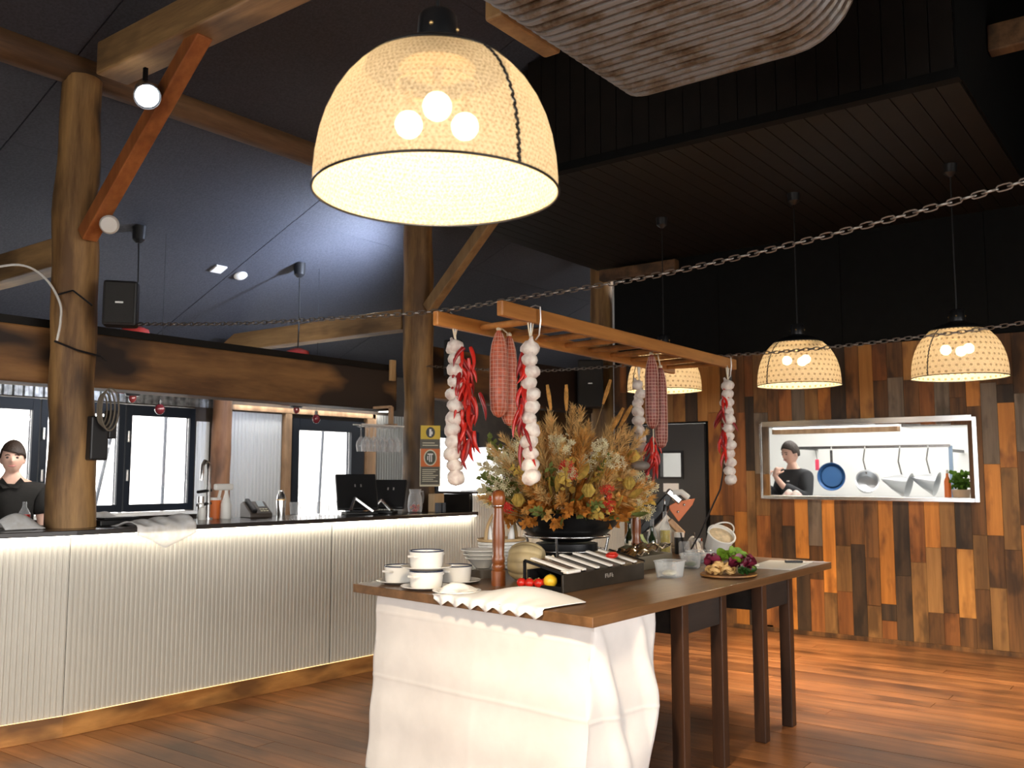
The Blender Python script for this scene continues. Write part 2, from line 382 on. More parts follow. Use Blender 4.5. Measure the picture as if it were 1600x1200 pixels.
# outside
slab('outdoor_ground', [(-20, 40, 8.7, 40, -.4, -.3), (-22, 40, -30, -3.7, -.4, -.3), (-30, -2.7, -30, 40, -.4, -.3)], pm('pale_paving', (.62, .62, .60), .9))
pole = pm('patio_steel', (.10, .115, .14), .5)
for k, (a, b_, lb) in enumerate([((5.0, 9.6, -.3), (5.5, 9.6, 2.25), 'thin grey patio pole leaning left outside the bar window'), ((5.66, 9.7, -.3), (5.58, 9.7, 2.3), 'upright grey patio pole outside the bar window'),
        ((6.25, 9.9, -.3), (6.28, 9.9, 2.5), 'slim grey patio pole near the window right edge'), ((8.35, 9.6, -.3), (8.5, 9.6, 2.9), 'grey patio pole left of centre outside the glazed door'), ((9.2, 9.6, -.3), (8.95, 9.6, 2.9), 'grey patio pole leaning left outside the glazed door')]):
    tag(MB().tube([a, b_], .022, 8).build('patio_pole', pole, smooth=40), lb, 'pole', 'patio poles outside')
# ---- plank wall (X = 8.43) with hatch and door
XW = 8.45
wk = slab('wall_right', [(XW, 8.57, -3.5, 1.56, 0, 6.2), (XW, 8.57, 1.56, 3.375, 0, 1.25), (XW, 8.57, 1.56, 3.375, 1.89, 6.2), (XW, 8.57, 3.375, 3.97, 0, 6.2), (XW, 8.57, 3.97, 4.85, 1.96, 6.2), (XW, 8.57, 4.85, 5.0, 0, 6.2)], M['black'], 'wall clad in reclaimed vertical planks below black sheets')
COLS = [(4.04, [(1.97, 'Y')]), (3.928, [(2.05, 'Y'), (1.05, 'O'), (0.9, 'D'), (0.04, 'B')]), (3.794, [(1.7, 'B'), (1.05, 'R'), (0, 'B')]), (3.676, [(2.04, 'B'), (1.09, 'R'), (0.03, 'O')]),
(3.546, [(2.19, 'R'), (1.48, 'D'), (0.64, 'T'), (0.02, 'D')]), (3.457, [(2.03, 'T'), (1.45, 'G'), (1.06, 'T'), (0.05, 'R')]), (3.319, [(1.91, 'B'), (1.23, 0), (0.65, 'B'), (0.01, 'R')]),
(3.207, [(1.91, 'R'), (1.23, 0), (0.97, 'R'), (0.66, 'D'), (0.02, 'O')]), (3.086, [(1.91, 'G'), (1.23, 0), (0.68, 'O'), (0.0, 'D')]), (2.961, [(1.9, 'T'), (1.23, 0), (0.8, 'G'), (0.5, 'B'), (0, 'R')]),
(2.837, [(1.9, 'O'), (1.23, 0), (0.39, 'O'), (0, 'T')]), (2.722, [(1.9, 'D'), (1.24, 0), (0.81, 'B'), (0.41, 'T'), (0, 'R')]), (2.586, [(1.89, 'B'), (1.24, 0), (0.83, 'B'), (0, 'D')]),
(2.464, [(1.9, 'Y'), (1.24, 0), (0.72, 'B'), (0.31, 'B'), (0.01, 'T')]), (2.344, [(2.27, 'R'), (1.88, 'B'), (1.24, 0), (0.33, 'O'), (0.19, 'D'), (0.01, 'R')]), (2.22, [(2.29, 'B'), (1.88, 'G'), (1.24, 0), (0.58, 'D'), (0.02, 'D')]),
(2.089, [(2.26, 'Y'), (1.88, 'B'), (1.24, 0), (0.7, 'R'), (0.02, 'T')]), (1.965, [(2.27, 'B'), (1.87, 'R'), (1.25, 0), (0.83, 'O'), (0.29, 'T'), (0.01, 'B')]), (1.843, [(1.87, 'G'), (1.25, 0), (0.84, 'T'), (0.3, 'B'), (0.02, 'R')]),
(1.724, [(2.09, 'B'), (1.86, 'B'), (1.25, 0), (0.83, 'D'), (0.27, 'Y'), (0.02, 'B')]), (1.597, [(2.22, 'B'), (2.01, 'O'), (0.95, 'B'), (0.51, 'T'), (0.02, 'B')]), (1.487, [(2.2, 'B'), (1.53, 'G'), (0.95, 'O'), (0.53, 'B'), (0.02, 'T')]),
(1.365, [(2.18, 'B'), (2.03, 'D'), (1.5, 'O'), (0.84, 'T'), (0.02, 'B')]), (1.24, [(2.1, 'B'), (1.63, 'G'), (1.04, 'B'), (0.33, 'O'), (0.03, 'D')])]
rp_ = random.Random(11)
for y0, lst in [(5.0, None), (4.93, None)]: pass
left = [(5.0, [(2.1, 'B'), (1.2, 'D'), (0, 'B')]), (4.925, [(2.3, 'R'), (1.4, 'B'), (0, 'T')])]
left += [(4.85 - i * .135, [(1.97, c)]) for i, c in enumerate('DYDTYDY') if 4.85 - i * .135 > 4.06]
left = [(y, l) for y, l in left if y > 4.05]
cols = left + COLS
yy = 1.115
while yy > -1.2:
    hs = sorted([rp_.uniform(.3, 2.3) for _ in range(rp_.choice((2, 3)))], reverse=True) + [0]
    cols.append((yy, [(round(h, 2), rp_.choice('BBBRTTODGY')) for h in hs])); yy -= .128
NY = [c[0] for c in cols[1:]] + [yy]
for (y1, lst), y0 in zip(cols, NY):
    zt = 2.6
    for zb, c in lst:
        zb = max(zb, .035)
        if c and zt - zb > .02:
            dx = rp_.uniform(0, .008)
            MB().box(-.012 - dx, .012, -(y1 - y0) / 2 + .0012, (y1 - y0) / 2 - .0012, -(zt - zb) / 2 + .001, (zt - zb) / 2 - .001).build('wall_plank', M['plank' + c], wk, loc=(8.438, (y0 + y1) / 2, (zt + zb) / 2))
        zt = zb
struct(MB().box(8.40, 8.45, -1.2, 3.97, 0, .035).build('baseboard_right', M['plankB']))
for k in range(7):
    MB().box(8.442, 8.449, 5.0 - (k + 1) * 1.2 + .004, 5.0 - k * 1.2 - .004, 2.61, 3.7).build('wall_sheet', M['black'], wk)
# hatch frame (stainless)
b = MB(); a0, a1, z0, z1 = 1.56, 3.375, 1.25, 1.89; w = .035
b.box(8.40, 8.60, a0 - w, a0, z0 - w, z1 + w).box(8.40, 8.60, a1, a1 + w * .6, z0 - w, z1 + w).box(8.40, 8.60, a0, a1, z1, z1 + w * 1.5).box(8.38, 8.66, a0, a1, z0 - w, z0)
struct(b.build('window_5', M['steel'], bevel=.003), 'stainless steel framed kitchen serving hatch')
# dark door in the plank wall
dd = MB(); dd.box(8.44, 8.50, 3.985, 4.23, 0, 1.95).box(8.44, 8.50, 4.47, 4.84, 0, 1.95).box(8.44, 8.50, 4.23, 4.47, 0, 1.42).box(8.44, 8.50, 4.23, 4.47, 1.66, 1.95)
d2 = struct(dd.build('door_2', pm('charcoal_door', (.045, .045, .045), .5)), 'charcoal kitchen door with small square window')
b = MB().box(8.425, 8.44, 4.21, 4.235, 1.40, 1.68).box(8.425, 8.44, 4.465, 4.49, 1.40, 1.68).box(8.425, 8.44, 4.235, 4.465, 1.40, 1.42).box(8.425, 8.44, 4.235, 4.465, 1.66, 1.68)
b.build('window_frame', M['blackplastic'], d2)
MB().box(8.46, 8.466, 4.23, 4.47, 1.42, 1.66).build('pane', M['glass'], d2)
MB().box(8.436, 8.44, 4.27, 4.44, 1.27, 1.355).build('paper_notice', M['paper'], d2)
# ---- ceiling
cl = thing('ceiling', 'dark navy sloping sheet ceiling', 'ceiling'); cl['kind'] = 'structure'; del cl['category']
SL = .393
def cz(y): return 3.95 + SL * (5.4 - y)
ys = [8.62, 6.2, 3.8, 1.4, .6]; xs = [-2.6, .3, 2.7, 5.1, 7.5, 9.9, 12.1]
def sheet(x0, x1, y0, y1, za, zb, name='ceiling_sheet', mat=None, par=cl):
    b = MB(); g = .004
    vs = [(x0 + g, y0 + g, za), (x1 - g, y0 + g, za), (x1 - g, y1 - g, zb), (x0 + g, y1 - g, zb)]
    vs += [(p[0], p[1], p[2] + .02) for p in vs]
    b.add(vs, [(0, 1, 2, 3), (7, 6, 5, 4), (0, 4, 5, 1), (1, 5, 6, 2), (2, 6, 7, 3), (3, 7, 4, 0)])
    return b.build(name, mat or M['navy'], par)
for i in range(len(ys) - 1):
    for j in range(len(xs) - 1):
        sheet(xs[j], xs[j + 1], ys[i + 1], ys[i], cz(ys[i + 1]), cz(ys[i]))
for j in range(len(xs) - 1):
    sheet(xs[j], xs[j + 1], -3.62, .6, cz(.6) - SL * 4.22, cz(.6), mat=M['black'])
b = MB()   # backing above the seams
b.add([(-2.6, .6, cz(.6) + .025), (12.1, .6, cz(.6) + .025), (12.1, 8.62, cz(8.62) + .025), (-2.6, 8.62, cz(8.62) + .025)], [(0, 1, 2, 3)])
b.add([(-2.6, .6, cz(.6) + .025), (12.1, .6, cz(.6) + .025), (12.1, -3.7, cz(.6) - SL * 4.3 + .025), (-2.6, -3.7, cz(.6) - SL * 4.3 + .025)], [(0, 1, 2, 3)])
b.build('roof_backing', M['black'], cl)
# ---- boarded bulkhead and soffit
bk = thing('ceiling_bulkhead', 'black boarded ceiling bulkhead above the plank wall', 'bulkhead'); bk['kind'] = 'structure'; del bk['category']
n = 33; w = 4.2 / n
for i in range(n):
    y0 = 1.0 + i * w
    MB().box(5.47, 8.44, y0 + .003, y0 + w - .003, 3.65, 3.67).build('soffit_board', M['blackboard'], bk)
    MB().box(5.40, 5.42, y0 + .003, y0 + w - .003, 3.69, min(cz(y0 + w), 5.6)).build('bulkhead_board', M['blackboard'], bk)
MB().box(5.39, 5.47, .98, 5.2, 3.63, 3.69).build('edge_trim', M['black'], bk)
MB().box(5.42, 8.44, .99, 1.0, 3.67, 5.6).build('end_board', M['black'], bk)
MB().box(5.43, 8.44, 1.0, 5.2, 3.68, 3.69).build('backing', M['black'], bk)
MB().box(5.425, 5.435, 1.0, 5.2, 3.69, 4.0).build('backing', M['black'], bk)
# ================================================================ TIMBER FRAME
def log(name, pts, r0, r1, mat, label, cat, seed, seg=14, n=26, amp=.05, flat=None, group=None):
    rr = random.Random(seed); a = Vector(pts[0]); c = Vector(pts[1]); b = MB(); d = (c - a).normalized()
    u = d.orthogonal().normalized(); v = d.cross(u); ph = [rr.uniform(0, 6.28) for _ in range(6)]
    vs = []; fs = []
    for i in range(n + 1):
        t = i / n; p = a.lerp(c, t) + u * math.sin(t * 5 + ph[0]) * amp * .12 + v * math.sin(t * 4 + ph[1]) * amp * .12
        for k in range(seg):
            an = 2 * math.pi * k / seg
            r = (r0 + (r1 - r0) * t) * (1 + amp * (math.sin(an * 2 + t * 9 + ph[2]) * .6 + math.sin(an * 3 - t * 17 + ph[3]) * .5 + math.sin(t * 31 + ph[4] + an) * .5))
            vs.append(p - a + (u * math.cos(an) + v * math.sin(an)) * r)
    for i in range(n):
        for k in range(seg):
            fs.append((i * seg + k, i * seg + (k + 1) % seg, (i + 1) * seg + (k + 1) % seg, (i + 1) * seg + k))
    fs += [tuple(reversed(range(seg))), tuple(n * seg + k for k in range(seg))]
    o = b.add(vs, fs).build(name, mat, smooth=50, loc=a); return tag(o, label, cat, group)
PG = 'timber posts'
log('timber_post', ((2.82, 5.42, 1.136), (2.77, 5.4, 3.86)), .138, .118, M['post'], 'thick rough log post rising through the bar counter', 'post', 1, amp=.07, group=PG)
log('timber_post', ((5.85, 5.42, 1.136), (5.81, 5.4, 3.86)), .14, .125, M['post'], 'rough log post beside the orange sign at the bar end', 'post', 5, amp=.06, group=PG)
log('timber_post', ((8.85, 5.4, 0), (8.85, 5.4, 3.86)), .14, .13, M['post'], 'shadowed log post at the corner of the plank wall', 'post', 9, group=PG)
log('wall_pillar', ((5.96, 8.36, 0), (5.96, 8.36, 2.36)), .105, .10, M['pillar'], 'reddish round timber pillar right of the bar windows', 'pillar', 15)
log('roof_log', ((-2.4, 5.42, 3.93), (11.9, 5.42, 3.93)), .105, .095, M['log'], 'long round log purlin across the post tops under the ceiling', 'beam', 12, n=60, amp=.05)
def sqbeam(name, x0, x1, y0, y1, z0, z1, mat, label, bevel=.012):
    c = ((x0 + x1) / 2, (y0 + y1) / 2, (z0 + z1) / 2)
    o = MB().box(x0 - c[0], x1 - c[0], y0 - c[1], y1 - c[1], z0 - c[2], z1 - c[2]).build(name, mat, bevel=bevel, loc=c); return tag(o, label, 'beam')
sqbeam('header_beam', -2.4, 5.72, 5.555, 5.80, 1.99, 2.33, M['beam'], 'massive stained timber header beam above the bar')
tag(MB().box(-4.0, 4.0, -.11, .11, -.018, .03).build('beam_cap', M['blackboard'], loc=(1.68, 5.68, 2.35)), 'thin dark batten lying on the header beam', 'batten')
sqbeam('header_beam', 5.98, 8.72, 5.45, 5.65, 2.12, 2.58, M['beam'], 'dark timber beam spanning behind the hanging ladder')
# low tie beams running back to the eaves
def tie(x0, x1, y0, y1, z0, z1, mat, label):
    zc = (z0 + z1) / 2; yc = (y0 + y1) / 2; xc = (x0 + x1) / 2; b = MB(); cut = .38
    prof = [(y0, z0), (y1, z0), (y1 - cut, z1), (y0, z1)]
    vs = [(x - xc, y - yc, z - zc) for x in (x0, x1) for y, z in prof]
    b.add(vs, [(3, 2, 1, 0), (4, 5, 6, 7), (0, 1, 5, 4), (1, 2, 6, 5), (2, 3, 7, 6), (3, 0, 4, 7)])
    return tag(b.build('tie_beam', mat, bevel=.01, loc=(xc, yc, zc)), label, 'beam', 'low tie beams')
tie(2.70, 2.86, 5.54, 8.3, 2.70, 2.88, M['beamY'], 'low tie beam behind the log post at the left edge')
tie(5.74, 5.90, 5.54, 8.28, 2.70, 2.88, M['beamY'], 'low tie beam with pointed end behind the second post')
sqbeam('tie_beam', 2.67, 2.87, -2.4, 5.06, 3.77, 3.97, M['beamY'], 'high tie beam crossing the top left corner of the room')
def brace(a, b_, w, mat, label):
    m = (Vector(a) + Vector(b_)) / 2
    return tag(MB().bar(Vector(a) - m, Vector(b_) - m, w).build('diagonal_brace', mat, bevel=.008, loc=m), label, 'brace', 'diagonal braces')
brace((2.77, 5.26, 2.86), (2.77, 4.16, 3.80), .095, M['redwood'], 'red diagonal brace from the left log post to the high beam')
brace((5.81, 5.28, 2.86), (5.81, 4.5, 3.62), .095, M['tanwood'], 'tan diagonal brace from the second post below the big lamp')
sqbeam('rafter_end', 2.87, 3.31, 2.22, 2.31, 3.33, 3.43, M['tanwood'], 'orange lit timber end beside the ribbed duct')
sqbeam('tie_beam', 6.38, 6.5, -2.0, .985, 4.15, 4.33, M['log'], 'timber beam in the dark top right corner')
sqbeam('wall_bracket', 8.30, 8.40, 4.2, 5.1, 3.5, 3.62, M['log'], 'short timber bracket under the black soffit')
# ---- ribbed duct
def ductmat():
    m, N, L, P = nt('duct_steel'); tc = N.new('ShaderNodeTexCoord'); mp = N.new('ShaderNodeMapping'); mp.inputs['Scale'].default_value = (3, 2.2, 2.2)
    L.new(tc.outputs['Object'], mp.inputs[0]); n1 = N.new('ShaderNodeTexNoise'); n1.inputs['Scale'].default_value = 2.2; n1.inputs['Detail'].default_value = 8; n1.inputs['Roughness'].default_value = .7
    L.new(mp.outputs[0], n1.inputs['Vector']); r = N.new('ShaderNodeValToRGB'); e = r.color_ramp.elements
    e[0].position = .34; e[0].color = (.09, .05, .022, 1); e[1].position = .54; e[1].color = (.29, .28, .275, 1)
    x = e.new(.45); x.color = (.21, .165, .125, 1)
    L.new(n1.outputs[0], r.inputs[0]); L.new(r.outputs[0], P.inputs['Base Color']); P.inputs['Metallic'].default_value = .35; P.inputs['Roughness'].default_value = .5; return m
M['duct'] = ductmat()
def duct():
    X0, X1, yl, yr, zb, zt = -1.0, 3.9, 2.22, 1.08, 3.3, 3.86
    rl = .12; rrad = .28; sec = []
    def arc(cy, cz_, r, a0, a1, n):
        for i in range(n + 1):
            a = a0 + (a1 - a0) * i / n; sec.append((cy + r * math.cos(a), cz_ + r * math.sin(a), math.cos(a), math.sin(a)))
    arc(yl - rl, zb + rl, rl, 0, -math.pi / 2, 6)
    for t in (.25, .5, .75): sec.append((yl - rl + (yr + rrad - yl + rl) * t, zb, 0, -1))
    arc(yr + rrad, zb + rrad, rrad, -math.pi / 2, -1.5 * math.pi, 14)
    for t in (.3, .7): sec.append((yr + rrad + (yl - rl - yr - rrad) * t, zt, 0, 1))
    arc(yl - rl, zt - rl, rl, math.pi / 2, 0, 6)
    n = len(sec); b = MB(); xs_ = []; pitch = .056
    k = int((X1 - X0) / pitch)
    for i in range(k):
        for t, a in ((0, -1.2), (.10, -1.2), (.24, .7), (.5, 1.1), (.78, .7)): xs_.append((X0 + (i + t) * pitch, a * .015))
    xs_ += [(X1 - .01, .0), (X1, -.012), (X1 + .006, -.03)]
    vs = [(x, y + ny * o, z + nz * o) for x, o in xs_ for (y, z, ny, nz) in sec]
    m_ = len(xs_); fs = [(i * n + q, i * n + (q + 1) % n, (i + 1) * n + (q + 1) % n, (i + 1) * n + q) for i in range(m_ - 1) for q in range(n)]
    fs.append(tuple((m_ - 1) * n + q for q in range(n))); b.add(vs, fs)
    t = thing('air_duct', 'large rusty ribbed flat steel air duct overhead', 'duct', (0, 0, 0))
    b.build('duct_body', M['duct'], t, smooth=35)
    for xx in (1.2, 3.2):
        for y_ in (1.3, 2.1): MB().tube([(xx, y_, 3.84), (xx, y_, cz(y_))], .008, 6).build('hanger_rod', M['chain'], t)
duct()
# ================================================================ LAMPS
def catm(pts, t):
    n_ = len(pts) - 1; i = min(int(t * n_), n_ - 1); q = t * n_ - i; p = [Vector(pts[max(0, min(n_, i + k))]) for k in (-1, 0, 1, 2)]
    return .5 * ((2 * p[1]) + (p[2] - p[0]) * q + (2 * p[0] - 5 * p[1] + 4 * p[2] - p[3]) * q * q + (3 * p[1] - p[0] - 3 * p[2] + p[3]) * q ** 3)
def shademat(nu, nv, rad, dark):
    m = bpy.data.materials.new('lamp_fabric'); m.use_nodes = True; N = m.node_tree.nodes; L = m.node_tree.links; N.clear()
    tc = N.new('ShaderNodeTexCoord'); sp = N.new('ShaderNodeSeparateXYZ'); L.new(tc.outputs['Object'], sp.inputs[0])
    def mt(op, a, b=None):
        n = N.new('ShaderNodeMath'); n.operation = op
        for i, q in enumerate((a, b)):
            if q is None: continue
            if isinstance(q, (int, float)): n.inputs[i].default_value = q
            else: L.new(q, n.inputs[i])
        return n.outputs[0]
    ang = mt('ARCTAN2', sp.outputs[1], sp.outputs[0])
    u = mt('MULTIPLY', ang, nu / (2 * math.pi)); v = mt('MULTIPLY', sp.outputs[2], nv)
    row = mt('FLOOR', v); sh = mt('MULTIPLY', mt('MODULO', row, 2), .5); u2 = mt('ADD', u, sh)
    fu = mt('SUBTRACT', mt('FRACT', u2), .5); fv = mt('SUBTRACT', mt('FRACT', v), .5)
    dist = mt('SQRT', mt('ADD', mt('MULTIPLY', fu, fu), mt('MULTIPLY', fv, fv)))
    dot = mt('LESS_THAN', dist, rad)
    # fine weave
    wv = N.new('ShaderNodeTexNoise'); wv.inputs['Scale'].default_value = 180; L.new(tc.outputs['Object'], wv.inputs['Vector'])
    rp = N.new('ShaderNodeValToRGB'); rp.color_ramp.elements[0].color = (.40, .30, .18, 1); rp.color_ramp.elements[1].color = (.64, .52, .35, 1)
    rp.color_ramp.elements[0].position = .3; rp.color_ramp.elements[1].position = .6; L.new(wv.outputs[0], rp.inputs[0])
    mx = N.new('ShaderNodeMix'); mx.data_type = 'RGBA'; L.new(mt('MULTIPLY', dot, dark), mx.inputs[0]); L.new(rp.outputs[0], mx.inputs[6]); mx.inputs[7].default_value = (.10, .055, .02, 1)
    d = N.new('ShaderNodeBsdfDiffuse'); t = N.new('ShaderNodeBsdfTranslucent'); L.new(mx.outputs[2], d.inputs[0]); L.new(mx.outputs[2], t.inputs[0])
    a = N.new('ShaderNodeMixShader'); a.inputs[0].default_value = .13; L.new(d.outputs[0], a.inputs[1]); L.new(t.outputs[0], a.inputs[2])
    tr = N.new('ShaderNodeBsdfTransparent'); c = N.new('ShaderNodeMixShader'); c.inputs[0].default_value = .09
    L.new(a.outputs[0], c.inputs[1]); L.new(tr.outputs[0], c.inputs[2])
    o = N.new('ShaderNodeOutputMaterial'); L.new(c.outputs[0], o.inputs[0]); return m
M['shade'] = shademat(44, 26, .22, .75); M['shadefine'] = shademat(130, 75, .25, .32)
M['brass'] = pm('pale_brass', (.55, .36, .15), .35, .8)
SHP = [(.312 * (1 - (z_ / .385) ** 2.3) ** (1 / 2.3), z_) for z_ in (0, .04, .09, .14, .19, .235, .275, .305, .328, .345, .36, .372, .38)]
def pendant(x, y, z, zc, label, power, seam_az, rot=0, pl=True, down=60, cone=100, mat='shade', group='woven dome pendant lamps'):
    t = thing('pendant_lamp', label, 'lamp', (x, y, z), 0, group)
    MB().lathe(SHP[:9], 64).build('shade', M[mat], t, smooth=60)
    MB().tube([(.313 * math.cos(a), .313 * math.sin(a), 0) for a in [2 * math.pi * k / 64 for k in range(65)]], .0035, 6, False).build('rim_wire', M['blackmetal'], t, smooth=60)
    MB().lathe([(r_ + .003, z_ + .002) for r_, z_ in SHP[8:]] + [(.056, .386), (.054, .395)], 48).build('metal_top', M['blackmetal'], t, smooth=50, solid=.003)
    cap = MB().lathe([(.054, .376), (.056, .38), (.05, .47), (.045, .478), (.012, .482)], 24, cap=True).build('lamp_cap', M['blackmetal'], t, smooth=40)
    for k in range(4):
        a = seam_az + .6 + k * math.pi / 2
        MB().ball((.0525 * math.cos(a), .0525 * math.sin(a), .43), .006, 8, 6).build('screw', M['brass'], cap)
    MB().tube([(0, 0, .48), (0, 0, zc - z - .05)], .005, 6).build('cord', M['blackplastic'], t)
    MB().lathe([(.012, -.09), (.045, -.06), (.05, 0)], 20, c=(0, 0, zc - z), cap=True).build('ceiling_rose', M['blackplastic'], t, smooth=40)
    # stitched seam
    b = MB(); pr = [(r_ + .002, z_) for r_, z_ in SHP[:9]]
    for i in range(len(pr) - 1):
        for j in range(4):
            q = j / 4; q2 = (j + .8) / 4
            r0 = pr[i][0] + (pr[i + 1][0] - pr[i][0]) * q; r1 = pr[i][0] + (pr[i + 1][0] - pr[i][0]) * q2
            h0 = pr[i][1] + (pr[i + 1][1] - pr[i][1]) * q; h1 = pr[i][1] + (pr[i + 1][1] - pr[i][1]) * q2
            s_ = .012 * (1 if j % 2 else -1)
            b.bar((r0 * math.cos(seam_az + s_), r0 * math.sin(seam_az + s_), h0), (r1 * math.cos(seam_az - s_), r1 * math.sin(seam_az - s_), h1), .006)
    b.build('seam_stitching', M['blackplastic'], t)
    MB().lathe([(.002, .33), (.1, .33), (.1, .336), (.002, .336)], 32).build('inner_plate', M['brass'], t)
    MB().tube([(0, 0, .33), (0, 0, .285)], .006, 8).build('inner_rod', M['brass'], t)
    MB().tube([(.105 * math.cos(a), .105 * math.sin(a), .285) for a in [2 * math.pi * k / 40 for k in range(41)]], .0035, 6, False).build('bulb_ring', M['brass'], t)
    for k in range(3):
        a = rot + k * 2 * math.pi / 3; px, py = .085 * math.cos(a), .085 * math.sin(a)
        s_ = MB().tube([(px, py, .287), (px, py, .228)], .012, 10).build('socket', M['brass'], t)
        MB().ball((px, py, .195), .037, 16, 12).build('bulb', M['bulb'], t, smooth=60)
    spot('pendant_lamp_downlight', (x, y, z + .02), (x, y, 0), down, (1, .78, .52), cone, .6, .08)
    if pl: point('lamp_light', (x, y, z + .12), power, (1, .84, .61), .05).name = 'pendant_lamp_light'
    return t
pendant(1.72, 1.54, 2.165, 3.28, 'large woven dome pendant lamp hanging in the foreground', 11, R(-101), R(222), down=150, cone=155, mat='shadefine')
pendant(7.0, 1.36, 2.12, 3.65, 'woven dome pendant lamp nearest the right edge of the photo', 11, R(-208), down=120)
pendant(7.0, 2.50, 2.13, 3.65, 'woven dome pendant lamp above the chef in the hatch', 11, R(-208), down=120)
pendant(7.0, 3.66, 2.15, 3.65, 'woven dome pendant lamp half hidden behind the ladder end', 11, R(-208), down=120)
# red pendants over the bar
def redlamp(x, y, z, label):
    t = thing('red_pendant', label, 'lamp', (x, y, z), 0, 'red dome lamps over the bar'); top = cz(y) - z
    MB().lathe([(.16, 0), (.155, .04), (.13, .12), (.10, .26), (.10, .38), (.115, .44), (.10, .50), (.03, .53)], 32).build('shade', M['red'], t, smooth=60, solid=.004)
    MB().tube([(0, 0, .53), (.01, 0, .9), (0, 0, top - .08)], .007, 6).build('cord', M['blackplastic'], t)
    MB().lathe([(.02, -.13), (.05, -.10), (.055, .01)], 18, c=(0, 0, top), cap=True).build('ceiling_rose', M['blackplastic'], t, smooth=40)
    MB().lathe([(.05, -.03), (.075, .02), (.07, .06)], 18, cap=True).build('lamp_holder', M['blackplastic'], t, smooth=40)
    MB().ball((0, 0, -.045), (.03, .03, .04), 12, 8).build('bulb', pm('dim_bulb_' + str(round(x)), (.12, .02, .02), .15), t, smooth=60)
redlamp(3.98, 6.75, 2.09, 'red dome lamp above the bar nearer the left post')
redlamp(5.62, 6.75, 2.09, 'red dome lamp above the bar nearer the second post')
for x_, lb in ((4.22, 'small dark red glass bauble hanging right of the nearer red lamp'), (5.86, 'small dark red glass bauble hanging right of the farther red lamp')):
    t = thing('hanging_bauble', lb, 'bauble', (x_, 6.75, 1.97), 0, 'red baubles')
    MB().ball((0, 0, 0), (.04, .04, .045), 14, 10).build('glass_ball', pm('bauble_glass', (.09, .012, .016), .12), t, smooth=60)
    MB().tube([(0, 0, .04), (0, 0, .075)], .015, 10).build('bauble_cap', M['blackplastic'], t)
    MB().tube([(0, 0, .07), (0, 0, cz(6.75) - 1.97)], .002, 5).build('string', M['blackplastic'], t)
# ceiling spotlight on the post top
def spotfix(loc, target, label, power, col, ang, cat='spotlight', face=None):
    t = thing('spotlight', label, cat, loc, 0, 'spotlights')
    q = (Vector(target) - Vector(loc)).to_track_quat('-Z', 'Y').to_matrix()
    MB().lathe([(.03, .10), (.055, .08), (.065, .01), (.07, -.03)], 20, M=q).build('housing', M['blackmetal'], t, smooth=40)
    MB().lathe([(.001, -.02), (.06, -.02)], 20, M=q).build('lens', face or M['spotface'], t)
    MB().bar(q @ Vector((0, 0, .1)), q @ Vector((0, 0, .1)) + Vector((0, 0, .12)), .02).build('bracket', M['blackmetal'], t)
    dirv = (Vector(target) - Vector(loc)).normalized()
    s_ = spot('spotlight_beam', Vector(loc) + dirv * .03, target, power, col, ang, .8, .05)
spotfix((2.63, 4.44, 3.475), (1.2, 1.0, .6), 'glaring white spotlight by the top of the left post', 60, (.95, .97, 1), 80)
spotfix((6.01, 5.62, 3.05), (5.2, 7.2, 3.55), 'added cool floodlight hidden behind the second post aimed at the ceiling', 230, (.66, .77, 1), 140)  # unseen flood, added to brighten the ceiling beside the second post
# back bar lighting: an added, unseen batten behind the header beam and a tube above the glazed door
t = thing('added_batten', 'added slim light batten hidden behind the header beam', 'light', (4.2, 5.83, 2.10))
MB().box(-1.4, 1.4, -.025, .02, -.02, .03).build('batten_body', M['white'], t); MB().box(-1.38, 1.38, .021, .03, -.015, .02).build('diffuser', emit('added_batten_glow', (1, .96, .90), 3), t)
area('added_batten_light', (4.2, 5.87, 2.10), (R(62), 0, 0), 2.7, .05, 24, (1, .95, .88))
t = thing('tube_light', 'white tube light above the glazed door behind the bar', 'light', (7.3, 8.38, 2.25))
MB().box(-1.2, 1.2, -.02, .115, .02, .05).build('tube_housing', M['white'], t); MB().tube([(-1.18, 0, 0), (1.18, 0, 0)], .016, 10).build('tube', emit('tube_glow', (1, .97, .92), 14), t, smooth=50)
for k in range(4): MB().box(-1.19 + .78 * k, -1.13 + .78 * k, -.022, .02, -.018, .05).build('clip', M['blackplastic'], t)
# small ceiling fittings
def onceil(name, x, y, mb, mat, label, cat):
    n_ = Vector((0, SL, 1)).normalized(); q = n_.to_track_quat('Z', 'Y').to_euler()
    o = mb.build(name, mat, smooth=40, loc=(x, y, cz(y) - .004)); o.rotation_euler = q; return tag(o, label, cat)
onceil('ceiling_plate', 4.94, 7.05, MB().box(-.055, .055, -.055, .055, -.015, 0), M['whiteplastic'], 'small white square plate on the navy ceiling', 'plate')
onceil('smoke_detector', 5.2, 7.08, MB().lathe([(.02, -.03), (.045, -.027), (.062, -.012), (.062, 0)], 24, cap=True), M['whiteplastic'], 'round white smoke detector on the navy ceiling', 'detector')
t = thing('brace_sensor', 'round white disc sensor on the foot of the red brace', 'sensor', (2.79, 5.05, 2.9))
q = Vector((-.55, -.7, -.3)).to_track_quat('Z', 'Y').to_matrix()
MB().lathe([(.055, 0), (.055, .012), (.045, .025), (.01, .027)], 24, cap=True, M=q).build('disc', M['whiteplastic'], t, smooth=40)
MB().bar((0, 0, 0), (.0, .09, .05), .02).build('mount', M['whiteplastic'], t)
